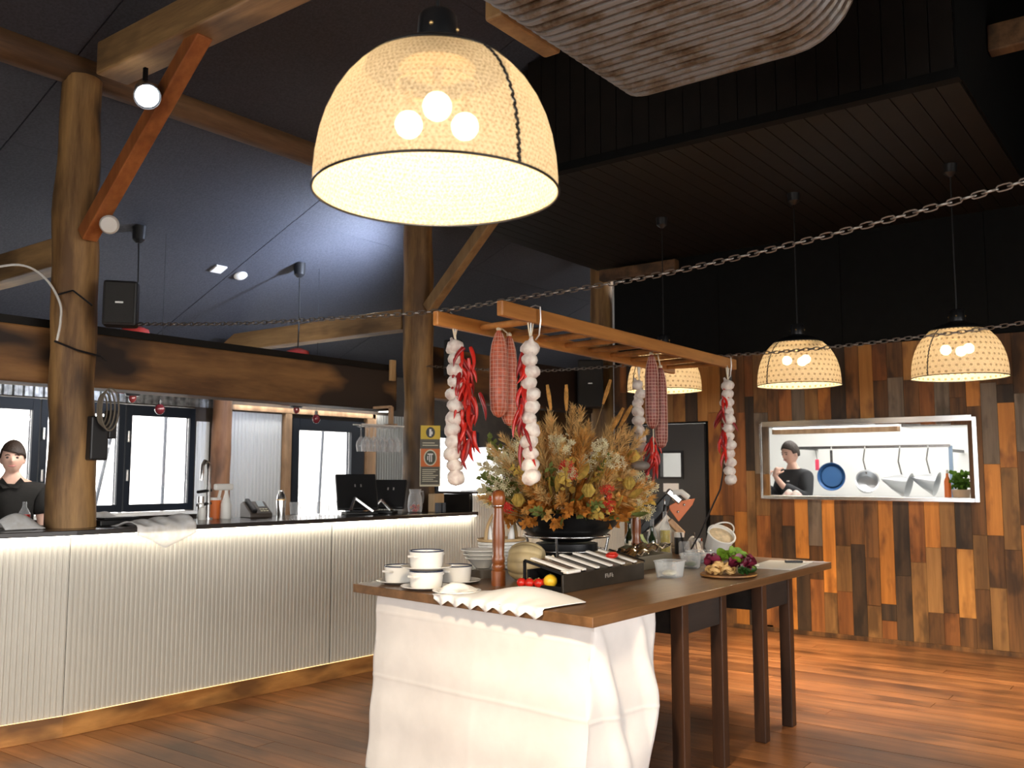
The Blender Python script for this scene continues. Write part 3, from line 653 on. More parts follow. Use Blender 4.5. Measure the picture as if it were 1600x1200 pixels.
# speakers
def speaker(loc, rz, w, d_, h, label):
    t = thing('wall_speaker', label, 'speaker', loc, rz, 'wall speakers')
    MB().box(-w / 2, w / 2, 0, d_, -h / 2, h / 2).build('cabinet', M['blackplastic'], t, bevel=.015)
    MB().box(-w / 2 + .012, w / 2 - .012, -.012, 0, -h / 2 + .012, h / 2 - .012).build('grille', pm('grille_cloth', (.018, .017, .015), .7, 0, .3, 300, .3), t, bevel=.008)
    MB().box(-.022, .022, -.016, -.012, -.005, .005).build('badge', M['wire'], t)
    MB().bar((0, d_, 0), (0, d_ + .06, 0), .04).build('bracket', M['blackmetal'], t)
speaker((2.90, 5.10, 2.46), R(-38), .19, .13, .27, 'black loudspeaker mounted on the left log post')
speaker((6.02, 5.18, 2.45), R(-48), .16, .15, .32, 'black loudspeaker on the second post behind the garlic')
speaker((8.40, 5.28, 2.42), R(-58), .28, .18, .52, 'large black loudspeaker in shadow behind the dried flowers')
# cables on the left post
cb = MB().tube([catm([(1.55, 6.4, 2.62), (2.0, 6.0, 2.66), (2.35, 5.75, 2.65), (2.52, 5.55, 2.68), (2.61, 5.42, 2.60), (2.655, 5.32, 2.45), (2.65, 5.29, 2.33), (2.64, 5.3, 2.22)], i / 40) for i in range(41)], .007, 6).build('white_cable', M['whiteplastic'], smooth=40); tag(cb, 'white cable drooping to the left log post', 'cable')
t = thing('coiled_rope', 'grey coiled rope and dark box hanging on the left log post', 'rope', (2.885, 5.215, 1.93))
for k in range(4):
    b = MB(); w_ = .03 + k * .008; b.tube([(w_ * math.sin(a) + .01 * k, -.012 * k, -.10 + (.09 + .012 * k) * math.cos(a)) for a in [2 * math.pi * i / 24 for i in range(25)]], .005, 6, False).build('rope_loop', pm('rope_%d' % k, (.16, .135, .10), .9), t, smooth=40)
MB().box(-.05, .06, .02, .09, -.40, -.14).build('dark_box', M['blackplastic'], t, bevel=.01)
MB().box(.06, .11, .02, .09, -.27, -.10).build('socket_box', M['blackplastic'], t, bevel=.008)
cb = MB().tube([(2.66, 5.35, 2.50), (2.70, 5.26, 2.52), (2.80, 5.22, 2.44)], .006, 6).build('black_cable', M['blackplastic'], smooth=40); tag(cb, 'short black speaker cable on the left log post', 'cable')
cb = MB().tube([(2.64, 5.33, 2.22), (2.74, 5.255, 2.17), (2.88, 5.255, 2.15), (2.97, 5.35, 2.14)], .007, 6).build('black_cable', M['blackplastic'], smooth=40); tag(cb, 'black cable tied round the left log post at beam height', 'cable')
# ================================================================ BAR
bar = thing('bar_counter', 'long white ribbed bar counter with dark top and glowing underside', 'counter')
A_ = Vector((2.70, 5.16, 0)); B_ = Vector((6.05, 4.985, 0)); D_ = Vector((.9, 5.52, 0)); E_ = Vector((8.38, 4.865, 0))
def ribsheet(a, b_, z0, z1, name, parent, pitch=.03, amp=.007, mat=None):
    d_ = (b_ - a); L_ = d_.length; d_ = d_ / L_; n_ = Vector((d_.y, -d_.x, 0))
    if n_.y > 0: n_ = -n_
    k = max(1, round(L_ / pitch)); pts = []
    for i in range(k):
        for (t_, q_) in ((0, 0), (.15, 0), (.3, 1), (.7, 1), (.85, 0)): pts.append(a + d_ * ((i + t_) * L_ / k) + n_ * (q_ * amp))
    pts.append(b_); m_ = len(pts)
    vs = [(p.x, p.y, z) for z in (z0, z1) for p in pts]
    return MB().add(vs, [(i, i + 1, m_ + i + 1, m_ + i) for i in range(m_ - 1)]).build(name, mat or M['corr'], parent)
def along(a, b_, x): return a.lerp(b_, (x - a.x) / (b_.x - a.x))
g = .003
segs = [(D_, along(D_, A_, 1.75)), (along(D_, A_, 1.755), A_), (A_ + Vector((g, 0, 0)), along(A_, B_, 4.56)), (along(A_, B_, 4.565), B_)]
for a, b_ in segs: ribsheet(a, b_, .11, 1.10, 'ribbed_panel', bar)
def ledge(name, pts, off0, off1, z0, z1, mat, bevel=.004):
    """prism following the bar front line, between offsets (negative = towards the room)"""
    P0 = [(p.x, p.y + off0) for p in pts]; P1 = [(p.x, p.y + off1) for p in reversed(pts)]
    return MB().prism(P0 + P1, z0, z1).build(name, mat, bar, bevel=bevel)
line = [D_, A_, B_]
ledge('countertop', line, -.07, .62, 1.105, 1.135, M['counter'])
ledge('counter_core', line, .02, .56, .0, 1.10, M['black'], 0)
ledge('led_strip', line, -.045, -.03, 1.098, 1.104, M['led'], 0)
ledge('kick_board', line, -.012, .01, 0, .115, M['kick'], .002)
ledge('kick_led', line, -.0095, -.008, .1152, .1165, emit('kick_led', (1, .62, .26), 3), 0)
br = thing('raised_bar', 'taller ribbed end section of the bar by the second post', 'counter')
ribsheet(B_ + Vector((.005, 0, 0)), along(B_, E_, 7.2), .11, 1.275, 'ribbed_panel', br); ribsheet(along(B_, E_, 7.205), E_, .11, 1.275, 'ribbed_panel', br)
def ledge2(name, pts, off0, off1, z0, z1, mat):
    P0 = [(p.x, p.y + off0) for p in pts]; P1 = [(p.x, p.y + off1) for p in reversed(pts)]
    return MB().prism(P0 + P1, z0, z1).build(name, mat, br, bevel=.003)
l2 = [B_ + Vector((.004, 0, 0)), E_]
ledge2('bar_top', l2, -.01, .5, 1.28, 1.30, M['counter']); ledge2('bar_core', l2, .02, .46, 0, 1.27, M['black'])
ledge2('led_strip', l2, -.006, .0, 1.276, 1.2795, M['led']); ledge2('kick_board', l2, -.012, .01, 0, .115, M['kick'])
MB().box(6.03, 6.05, 5.0, 5.5, 1.136, 1.279).build('end_panel', M['blackboard'], br)
# ---- things on the bar
ZB = 1.1355
def sheetcloth(name, fn, nu, nv, mat, label, cat, loc=(0, 0, 0), solid=.004):
    o = MB().grid(fn, nu, nv).build(name, mat, smooth=80, solid=solid, loc=loc); return tag(o, label, cat)
def bartowel(u, v):
    # a folded napkin lying on the counter with its corner hanging over the front edge
    x = 3.05 + u * .38; s = v * .36; hang = .05 + .085 * (1 - abs(2 * u - 1.0)); yf = along(A_, B_, x).y - .078
    if s < hang: return (x + .01 * math.sin(9 * u), yf - .004 * math.sin(12 * u), ZB + .004 - (hang - s))
    q = s - hang; return (x, yf + q, ZB + .005 + .06 * max(0, math.sin(min(q / .24, 1) * math.pi)) * (.35 + .65 * u) + .006 * math.sin(20 * u + 5 * v))
sheetcloth('bar_towel', bartowel, 24, 24, M['napkin'], 'white napkin draped over the bar edge right of the left post', 'towel')
def bartowel2(u, v): return (2.98 + .30 * u, 5.5 + .16 * v, ZB + .01 + .075 * math.sin(math.pi * v) * (.6 + .4 * math.sin(3 * u + 1)) + .008 * math.sin(14 * u))
sheetcloth('bar_towel', bartowel2, 18, 10, M['napkin'], 'crumpled white napkin behind the draped one on the bar', 'towel')
tag(MB().box(-.13, .11, -.06, .06, 0, .035).box(-.10, .13, -.05, .05, .036, .05).build('dark_tray', M['blackplastic'], bevel=.006, loc=(3.11, 5.41, ZB)), 'dark flat tray beside the post on the bar', 'tray')
def bartowel3(u, v): return (2.42 + .22 * u, 5.33 + .18 * v, ZB + .006 + .085 * math.sin(math.pi * v) * math.sin(math.pi * min(1, u * .8 + .15)))
sheetcloth('bar_towel', bartowel3, 16, 12, M['napkin'], 'cream cloth heaped on the bar left of the post', 'towel')
t = thing('soda_bottle', 'clear bottle with red label beside the left post', 'bottle', (2.66, 5.63, ZB))
MB().lathe([(.03, 0), (.032, .01), (.032, .08), (.012, .12), (.011, .15)], 16, cap=True).build('bottle_body', M['wineglass'], t, smooth=40)
MB().lathe([(.0335, .02), (.0335, .075)], 16).build('bottle_label', M['chilli'], t)
# tap set, spray bottle, phone, tumblers
t = thing('beer_tap', 'tall chrome tap with curved spout on the bar', 'tap', (3.90, 5.60, ZB))
MB().tube([(0, 0, 0), (0, 0, .34), (-.015, -.01, .39), (-.05, -.02, .40), (-.075, -.03, .37), (-.08, -.03, .27)], [.016] * 4 + [.013, .012], 10).build('spout', M['steel'], t, smooth=40)
for k, zz in enumerate((.10, .19)): MB().tube([(-.10, -.02, zz), (.02, 0, zz + .01)], .011, 8).build('tap_lever', M['blackplastic'], t)
MB().tube([(-.08, -.03, .0), (-.08, -.03, .16)], .022, 12).build('side_body', M['steel'], t, smooth=40)
MB().lathe([(.035, 0), (.035, .012)], 20, cap=True).build('base', M['steel'], t)
t = thing('soap_pump', 'small cream soap bottle left of the spray bottle', 'bottle', (3.82, 5.55, ZB)); MB().lathe([(.025, 0), (.026, .06), (.02, .085), (.008, .09), (.008, .11)], 16, cap=True).build('body', M['whiteplastic'], t, smooth=40); MB().bar((0, 0, .11), (-.03, 0, .112), .012).build('nozzle', M['whiteplastic'], t)
t = thing('spray_bottle', 'white spray bottle with trigger head on the bar', 'bottle', (4.02, 5.56, ZB)); MB().lathe([(.035, 0), (.037, .01), (.036, .10), (.02, .15), (.013, .18), (.013, .2)], 18, cap=True).build('body', M['whiteplastic'], t, smooth=40)
MB().box(-.10, .05, -.016, .016, .20, .245).build('trigger_head', M['whiteplastic'], t, bevel=.01); MB().bar((-.05, 0, .2), (-.065, 0, .14), .014).build('trigger', M['whiteplastic'], t)
t = thing('lidded_tub', 'orange lidded tub behind the spray bottle', 'tub', (3.97, 5.63, ZB)); MB().lathe([(.04, 0), (.045, .125), (.046, .13)], 18, cap=True).build('tub', M['orange'], t, smooth=40); MB().lathe([(.047, .131), (.047, .147)], 18, cap=True).build('lid', M['whiteplastic'], t)
t = thing('desk_phone', 'dark desk phone with lit display on the bar', 'phone', (4.28, 5.56, ZB), R(-12))
b = MB(); pr = [(-.09, 0), (.09, 0), (.09, .10), (.05, .115), (-.09, .03)]
vs = [(x_, y_, z_) for x_ in (-.085, .085) for y_, z_ in pr]; b.add(vs, [(4, 3, 2, 1, 0), (5, 6, 7, 8, 9)] + [(i, (i + 1) % 5, 5 + (i + 1) % 5, 5 + i) for i in range(5)])
b.build('phone_body', pm('phone_plastic', (.06, .045, .035), .4), t, bevel=.006)
MB().bar((.035, -.01, .078), (.035, .04, .115), .05, .004).build('display', pm('phone_display', (.55, .62, .66), .2), t)
MB().bar((-.05, -.09, .045), (-.05, .06, .125), .035, .03).build('handset', M['blackplastic'], t, bevel=.008)
for k in range(6): MB().box(.005 + .022 * (k % 3), .02 + .022 * (k % 3), -.065 + .022 * (k // 3), -.05 + .022 * (k // 3), .03 + .015 * (k // 3), .052 + .012 * (k // 3)).build('button', M['label'], t)
t = thing('steel_shaker', 'upright steel cocktail shaker beside the phone', 'shaker', (4.52, 5.58, ZB)); MB().lathe([(.03, 0), (.036, .12), (.034, .13), (.028, .16), (.018, .175), (.018, .19), (.004, .195)], 20, cap=True).build('cup', M['steel'], t, smooth=40); MB().lathe([(.0365, .118), (.0365, .126)], 20).build('band', M['brass'], t)
gl = MB().lathe([(.001, .006), (.026, .006), (.03, .03), (.034, .10), (.0325, .10), (.028, .03), (.024, .012), (.001, .011)], 16).mesh('tumbler', 50); gl.materials.append(M['wineglass'])
places = ['nearest the shaker', 'second from the shaker', 'third from the shaker', 'fourth from the shaker', 'fifth from the shaker', 'sixth and farthest from the shaker']
for k in range(6):
    o = inst(gl, 'tumbler', None, None, (4.66 + k * .085, 5.60 - .012 * k, ZB)); tag(o, 'short clear tumbler in the bar row, ' + places[k], 'glass', 'tumblers on the bar')
# till screens
def till(loc, rz, w, h, label, base=True):
    t = thing('till_screen', label, 'monitor', loc, rz, 'till screens'); tilt = R(-22)
    Mx = Matrix.Translation((0, .02, .03)) @ Matrix.Rotation(tilt, 4, 'X')
    MB().box(-w / 2, w / 2, -.02, .015, 0, h, Mx).build('screen_back', M['blackplastic'], t, bevel=.008)
    MB().box(-w / 2 + .015, w / 2 - .015, .016, .018, .015, h - .015, Mx).build('display', pm('dark_display', (.02, .02, .025), .1), t)
    for s_ in (-.018, .03): MB().box(s_, s_ + .010, -.024, -.02, h * .62, h * .62 + .022, Mx).build('vent_mark', M['wire'], t)
    MB().bar((-w * .30, -.16, .03), (-w * .12, -.045, h * .42), .022).build('stand_arm', M['steel'], t, bevel=.004); MB().bar((-w * .12, -.05, h * .42), (w * .28, -.13, .02), .022).build('stand_arm', M['steel'], t, bevel=.004)
    MB().box(-w * .42, w * .35, -.17, .0, 0, .018).build('stand_base', M['blackplastic'], t, bevel=.005)
till((5.15, 5.41, ZB), R(-30), .33, .30, 'large black till screen seen from behind on the bar')
till((5.46, 5.40, ZB), R(-62), .27, .25, 'smaller black till screen next to the glass jug')
t = thing('glass_jug', 'clear glass jug holding red sweets on the bar', 'jug', (5.60, 5.22, ZB))
MB().lathe([(.002, .004), (.055, .004), (.062, .05), (.055, .12), (.045, .16), (.052, .19), (.050, .19), (.043, .16), (.052, .12), (.058, .05), (.052, .01), (.002, .009)], 24).build('jug_body', M['wineglass'], t, smooth=50)
MB().tube([(.048, 0, .165), (.09, 0, .17), (.10, 0, .13), (.09, 0, .08), (.058, 0, .06)], .007, 8).build('handle', M['wineglass'], t, smooth=50)
rj = random.Random(4)
for k in range(12): MB().ball((rj.uniform(-.03, .03), rj.uniform(-.03, .03), .018 + .012 * (k // 3)), .013, 8, 6).build('sweet', M['orange'] if k % 2 else M['chilli'], t, smooth=60)
t = thing('menu_box', 'plywood menu box with dark front at the end of the low bar', 'box', (6.0 - .18, 5.17, ZB))
MB().box(-.06, .06, -.02, .05, 0, .15).build('box_back', wood('plywood', (.50, .33, .17), (.62, .43, .24), 'Z', .6, 14, .1, .1, 0), t, bevel=.003)
MB().box(-.055, -.02, -.06, -.021, 0, .075).box(.0, .035, -.06, -.021, 0, .075).build('card_stack', pm('blue_grey_card', (.10, .11, .13), .6), t)
# wine glasses hung upside down from a rack
t = thing('glass_rack', 'small overhead rack holding wine glasses beside the second post', 'rack', (5.28, 5.36, 1.84))
for k in range(2): MB().bar((-.20, -.05 + .1 * k, .0), (.27, -.05 + .1 * k, .0), .014, .01).build('rail', M['whiteplastic'], t)
MB().bar((.17, 0, .0), (.17, 0, .16), .03).build('hanger', M['stud'], t); MB().bar((.17, -.06, .012), (.17, .06, .012), .03, .012).build('cross_bar', M['stud'], t)
MB().bar((.17, .0, .16), (.17, .20, .16), .03, .02).build('beam_arm', M['stud'], t)
wg = MB().lathe([(.001, 0), (.034, -.003), (.034, -.006), (.006, -.012), (.0045, -.075), (.012, -.09), (.036, -.125), (.040, -.155), (.033, -.205), (.0318, -.205), (.0385, -.155), (.034, -.127), (.01, -.094), (.001, -.088)], 20).mesh('wine_glass', 50); wg.materials.append(M['wineglass'])
nm = ['first from the left', 'second from the left', 'third from the left', 'fourth from the left', 'fifth from the left']
for r_ in range(2):
    for k in range(5):
        o = inst(wg, 'wine_glass', None, None, (5.14 + k * .088 + .03 * r_, 5.33 + .085 * r_, 1.833)); tag(o, 'upside-down wine glass %s in the %s row of the rack' % (nm[k], ('front', 'back')[r_]), 'glass', 'wine glasses on the rack')
# signs on the second post
t = thing('notice_board', 'narrow notice with yellow and orange panels on the second post', 'sign', (5.78, 5.22, 1.61), R(-42))
MB().box(-.085, .085, 0, .006, -.26, .22).build('board', pm('notice_dark', (.12, .11, .085), .5), t, bevel=.002)
MB().box(-.087, .087, -.002, 0, -.265, -.25).box(-.087, -.080, -.002, 0, -.26, .05).box(.080, .087, -.002, 0, -.26, .05).build('notice_border', M['label'], t)
def oval(cx, cz_, rx, rz_, y): return [(cx + rx * math.cos(a), y, cz_ + rz_ * math.sin(a)) for a in [2 * math.pi * i / 28 for i in range(28)]]
yl_ = MB().box(-.082, .082, -.003, -.001, .13, .245).build('yellow_panel', pm('sign_yellow', (.72, .50, .04), .5), t)
o_ = MB().add(oval(0, .187, .038, .045, -.004), [tuple(range(28))]).build('oval_mark', M['blackplastic'], yl_); MB().box(-.010, .008, -.006, -.005, .155, .215).box(.008, .018, -.006, -.005, .170, .195).build('figure_mark', M['paper'], yl_)
og_ = MB().box(-.080, .080, -.003, -.001, -.10, .05).build('orange_panel', M['orange'], t)
MB().add(oval(0, -.025, .055, .068, -.004), [tuple(range(28))]).build('oval_ring', M['label'], og_); MB().add(oval(0, -.025, .045, .058, -.005), [tuple(range(28))]).build('oval_mark', pm('sign_olive', (.08, .09, .06), .5), og_)
MB().box(-.024, .024, -.007, -.006, .0, .010).box(-.010, -.002, -.007, -.006, -.06, .0).box(.006, .014, -.007, -.006, -.06, .0).box(-.026, -.018, -.007, -.006, -.045, -.01).build('emblem_mark', M['paper'], og_)
b = MB()
for k in range(7): b.box(-.066, .066 - .02 * (k % 3), -.002, -.0005, -.128 - .016 * k, -.122 - .016 * k)
for k in range(2): b.box(-.066, .066 - .03 * k, -.002, -.0005, .075 + .02 * k, .082 + .02 * k)
b.build('text_lines', M['label'], t)
tag(MB().box(-.03, .03, -.015, .015, -.09, .09).build('timber_block', M['tanwood'], bevel=.005, loc=(5.64, 5.535, 2.33)), 'small orange timber block beside the second post', 'block')
# fridge / coffee machine behind the raised bar
t = thing('steel_cabinet', 'tall stainless steel cabinet behind the raised bar', 'cabinet', (8.15, 6.3, 0))
MB().box(-.35, .35, -.3, .3, 0, 1.75).build('body', M['steel'], t, bevel=.015); MB().box(-.33, .33, -.315, -.302, .1, 1.70).build('cabinet_door', M['steel'], t, bevel=.006); MB().bar((.26, -.34, .8), (.26, -.34, 1.3), .02).build('handle', M['blackmetal'], t)
# back bar bench under the windows
t = thing('back_bench', 'low grey back bar bench under the windows', 'bench', (4.4, 8.15, 0))
MB().box(-1.9, 1.38, -.25, .24, 0, .95).build('cabinet_body', pm('bench_grey', (.20, .20, .18), .6), t); MB().box(-1.92, 1.40, -.28, .24, .95, .99).build('worktop', M['steel'], t, bevel=.004)
# ================================================================ SERVING TABLE
ZT = .89
st = thing('serving_table', 'long dark wooden serving table with bolted edge on slim legs', 'table')
TA, TB, TC, TD = (3.13, 1.965), (3.34, 3.54), (6.20, 3.56), (5.99, 1.965)
MB().prism([TA, TD, TC, TB], ZT - .042, ZT).build('tabletop', M['table'], st, bevel=.003)
a = Vector((*TA, 0)); b_ = Vector((*TB, 0)); dn = (b_ - a).normalized(); nn = Vector((-dn.y, dn.x, 0))
for k in range(9):
    p = a + (b_ - a) * (.11 + .095 * k) + nn * .001; z = ZT - .022 + (.006 if k % 2 else -.004)
    MB().tube([p - nn * .006, p + nn * .004], .006, 8).build('bolt', M['blackmetal'], st)
def trestle(x0, x1, y0, y1):
    for x_ in (x0, x1):
        for y_ in (y0, y1): MB().box(x_ - .032, x_ + .032, y_, y_ + .064, 0, .845).build('leg', M['darkleg'], st, bevel=.004)
    for y_ in (y0 + .012, y1 + .02): MB().box(x0 + .033, x1 - .033, y_, y_ + .03, .70, .845).build('apron', M['apron'], st)
    for x_ in (x0, x1): MB().box(x_ - .015, x_ + .015, y0 + .065, y1 - .001, .70, .845).build('apron', M['apron'], st)
trestle(4.0, 4.43, 2.0, 2.95); trestle(4.96, 5.36, 2.0, 2.95)
for x_ in (3.42, 3.70):
    for y_ in (2.1, 3.3): MB().box(x_ - .03, x_ + .03, y_, y_ + .06, 0, .845).build('leg', M['darkleg'], st)
# cloth round the near end of the table
path = [Vector((3.80, 3.40)), Vector((3.375, 3.41)), Vector((3.225, 2.03)), Vector((3.70, 2.0))]
segl = [(path[i + 1] - path[i]).length for i in range(3)]; tot = sum(segl)
def clothfn(u, v):
    s = u * tot; i = 0
    while i < 2 and s > segl[i]: s -= segl[i]; i += 1
    d_ = (path[i + 1] - path[i]).normalized(); p = path[i] + d_ * s; n_ = Vector((-d_.y, d_.x)); cen = Vector((3.5, 2.7))
    if (p - cen).dot(n_) < 0: n_ = -n_
    # round the corners a little
    z = .846 - v * .838; w = v ** 1.2
    off = (.05 if i != 2 else .0) * w + .010 * w * math.sin(s * 9 + i * 2) + .004 * math.sin(v * 21)
    if i == 1: off += .0028 * math.exp(-((v - .47 + .01 * s) / .008) ** 2) + .002 * math.exp(-((v - .1) / .008) ** 2) + .002 * math.exp(-((s - .72) / .012) ** 2)
    if i == 2:
        q = s / segl[2]
        off += .012 * w * math.sin(q * 5 + v * 6) + .036 * max(0, math.sin((q * 1.1 - v * .75 + .15) * 9)) ** 2 * (1 - abs(v - .4)) + .003 * math.exp(-((v - .47) / .008) ** 2) 
        p = p + d_ * (-.10 * v ** 1.3 * q)
    corner = 0
    for j in (1, 2):
        dd_ = (p - path[j]).length
        if dd_ < .10: corner = max(corner, (1 - dd_ / .10))
    off -= .012 * corner
    p = p + n_ * off
    return (p.x, p.y, z)
cl_ = MB().grid(clothfn, 150, 120).build('table_cloth', M['cloth'], smooth=80, solid=.003); tag(cl_, 'white cloth hanging to the floor round the near end of the table', 'tablecloth')
# ---- crockery
def rimbowl(name, loc, r, h, label, group, foot=True, rimcol=True, taper=.92):
    t = thing(name, label, 'bowl', loc, 0, group)
    MB().lathe([(.001, .004), (r * taper * .96, .004), (r * taper, .012), (r, h), (r - .006, h), (r * taper - .006, .014), (.001, .012)], 32).build('bowl_body', M['porcelain'], t, smooth=50)
    if rimcol: MB().tube([((r - .003) * math.cos(a_), (r - .003) * math.sin(a_), h) for a_ in [2 * math.pi * k / 32 for k in range(33)]], .0042, 6, False).build('dark_rim', M['enamelrim'], t, smooth=60)
    for s_ in (-1, 1): MB().tube([(s_ * r * .98, -.025, h * .72), (s_ * (r + .022), -.018, h * .75), (s_ * (r + .022), .018, h * .75), (s_ * r * .98, .025, h * .72)], .006, 6).build('handle', M['porcelain'], t, smooth=50)
    return t
def saucer(loc, r, label, group='saucers under the white pots'):
    o = MB().lathe([(.001, .0), (r * .6, .0), (r, .016), (r, .019), (r * .62, .006), (.001, .005)], 36).build('saucer', M['porcelain'], smooth=50, loc=loc); return tag(o, label, 'saucer', group)
GP = 'white enamel pots'
saucer((3.50, 3.36, ZT), .125, 'white saucer under the leftmost enamel pot'); rimbowl('enamel_pot', (3.50, 3.36, ZT + .007), .084, .082, 'white enamel pot at the left corner of the table', GP)
saucer((3.40, 3.09, ZT), .125, 'white saucer under the stacked enamel pots'); rimbowl('enamel_pot', (3.40, 3.09, ZT + .007), .084, .082, 'lower white enamel pot of the stacked pair', GP)
saucer((3.40, 3.09, ZT + .094), .125, 'white saucer between the two stacked enamel pots'); rimbowl('enamel_pot', (3.40, 3.09, ZT + .101), .085, .084, 'topmost white enamel pot standing on another pot', GP)
saucer((3.68, 3.14, ZT), .13, 'white saucer under the pot right of the stack'); rimbowl('enamel_pot', (3.68, 3.14, ZT + .007), .084, .082, 'white enamel pot right of the stacked pair', GP)
o = MB().lathe([(.001, 0), (.07, 0), (.115, .014), (.115, .018), (.072, .006), (.001, .005)], 36).build('plate', M['porcelain'], smooth=50, loc=(3.36, 2.86, ZT)); tag(o, 'white plate with crumpled napkin in front of the pots', 'plate')
sheetcloth('napkin', lambda u, v: (3.30 + .15 * u + .02 * math.sin(8 * v), 2.80 + .15 * v, ZT + .012 + .035 * math.sin(math.pi * u) * math.sin(math.pi * v) * (1 + .3 * math.sin(13 * u + 9 * v))), 16, 16, M['towel'], 'crumpled cream napkin on the front plate', 'napkin')
tag(MB().lathe([(.001, 0), (.10, 0), (.10, .045), (.001, .045)], 32).build('dark_dish', pm('stoneware', (.10, .085, .07), .3), smooth=40, loc=(4.0, 3.22, ZT)), 'dark round dish under the white bowls behind the pepper mill', 'dish')
for k in range(3):
    r_ = .085 + .012 * k; o = MB().lathe([(.001, .002), (.04, .002), (.045, .01), (r_, .05), (r_ + .012, .054), (r_ + .012, .058), (r_ - .004, .055), (.04, .014), (.001, .012)], 32).build('white_bowl', M['porcelain'], smooth=50, loc=(4.0, 3.22, ZT + .046 + .022 * k))
    tag(o, ('bottom', 'middle', 'top')[k] + ' white bowl of the stack behind the pepper mill', 'bowl', 'stacked white bowls')
# pepper mill
def mill(loc, h, label):
    t = thing('pepper_mill', label, 'mill', loc, 0, 'wooden pepper mills'); s = h / .46; q = [(.001, 0), (.036, 0), (.036, .07), (.031, .075), (.034, .085), (.034, .10), (.030, .106), (.033, .115), (.033, .135), (.029, .145), (.031, .20), (.033, .25), (.026, .34), (.024, .375), (.031, .385)]
    MB().lathe([(r_ * s ** .3, z_ * s) for r_, z_ in q], 28).build('mill_body', M['mill'], t, smooth=35)
    MB().lathe([(.026 * s ** .3, .386 * s), (.033 * s ** .3, .40 * s), (.035 * s ** .3, .43 * s), (.028 * s ** .3, .455 * s), (.012, .463 * s), (.001, .464 * s)], 28).build('mill_head', M['mill'], t, smooth=50)
    MB().lathe([(.027 * s ** .3, .380 * s), (.027 * s ** .3, .388 * s)], 24).build('steel_ring', M['steel'], t)
mill((3.73, 2.90, ZT), .475, 'tall turned reddish pepper mill in front of the pumpkin')
mill((5.28, 2.98, ZT), .44, 'second wooden pepper mill behind the black bowl')
# wicker basket with napkins
t = thing('wicker_basket', 'white wicker basket holding rolled napkins behind the pepper mill', 'basket', (4.44, 3.43, ZT))
for k in range(9): MB().tube([((.085 + .005 * k + .002 * math.sin(a_ * 12 + k * math.pi)) * math.cos(a_) * 1.25, (.085 + .005 * k + .002 * math.sin(a_ * 12 + k * math.pi)) * math.sin(a_), .012 + .0195 * k) for a_ in [2 * math.pi * i / 48 for i in range(49)]], .0092, 6, False).build('weave_row', M['wicker'] if k < 8 else M['wickertan'], t, smooth=60)
MB().lathe([(.001, .004), (.09, .004)], 24, sx=1.25).build('basket_base', M['wicker'], t)
MB().tube([(.15 * math.cos(a_), 0, .17 + .17 * math.sin(a_)) for a_ in [math.pi * i / 20 for i in range(21)]], .010, 8).build('handle', M['wickertan'], t, smooth=50)
for k, (dx, dy, rz_) in enumerate([(-.08, 0, .1), (-.02, .03, -.2), (.05, -.02, .3)]):
    o = MB().lathe([(.001, 0), (.022, .0), (.026, .08), (.020, .17), (.006, .235)], 12, M=Matrix.Rotation(.15 * (k - 1), 3, 'Y')).build('rolled_napkin', M['paper'], smooth=50, loc=(4.44 + dx, 3.43 + dy, ZT + .02)); tag(o, ('pointed', 'middle', 'right hand')[k] + ' rolled white napkin standing in the wicker basket', 'napkin', 'rolled napkins')
# pumpkin
t = thing('pumpkin', 'pale ribbed pumpkin lying on its side beside the mill', 'pumpkin', (3.97, 2.90, ZT + .099), R(-68))
def pk(u, v):
    a_ = 2 * math.pi * u; ph = math.pi * v; rr = (.93 + .09 * abs(math.sin(a_ * 5)) ** .7) * math.sin(ph) ** .75
    x_ = -.115 * math.cos(ph) * (1 - .35 * math.exp(-(ph / .5) ** 2) - .3 * math.exp(-((math.pi - ph) / .4) ** 2)); return (x_, .098 * rr * math.cos(a_) / .95, .098 * rr * math.sin(a_) / .95)
MB().grid(pk, 90, 20).build('pumpkin_body', M['pumpkin'], t, smooth=80)
MB().tube([(.085, 0, 0), (.12, .01, .012), (.145, .02, .03)], [.02, .013, .011], 8).build('stem', M['straw'], t, smooth=40)
# black wide bowl on steel stand
t = thing('bowl_stand', 'black burner stand with steel ring under the flower bowl', 'stand', (4.774, 3.18, ZT))
MB().tube([(.26 * math.cos(a_), .26 * math.sin(a_), .185) for a_ in [2 * math.pi * k / 48 for k in range(49)]], .008, 8, False).build('steel_ring', M['steel'], t, smooth=60)
MB().tube([(.235 * math.cos(a_), .235 * math.sin(a_), .10) for a_ in [2 * math.pi * k / 48 for k in range(49)]], .005, 8, False).build('lower_ring', M['steel'], t, smooth=60)
for k in range(4):
    a_ = R(20 + 90 * k); MB().tube([(.26 * math.cos(a_), .26 * math.sin(a_), .185), (.22 * math.cos(a_), .22 * math.sin(a_), 0)], .008, 8).build('stand_leg', M['steel'], t)
MB().lathe([(.001, .004), (.17, .004), (.19, .06), (.19, .14), (.001, .14)], 32).build('burner_pan', M['blackmetal'], t, smooth=40)
t = thing('flower_bowl', 'wide black hammered metal bowl holding the dried flowers', 'bowl', (4.774, 3.18, ZT + .145))
MB().lathe([(.001, .0), (.14, .005), (.235, .045), (.30, .10), (.335, .165), (.345, .185), (.335, .185), (.325, .165), (.29, .105), (.225, .055), (.13, .016), (.001, .012)], 56).build('bowl_shell', pm('black_wok', (.022, .022, .023), .28, .5, .4, 14, .25), t, smooth=50)
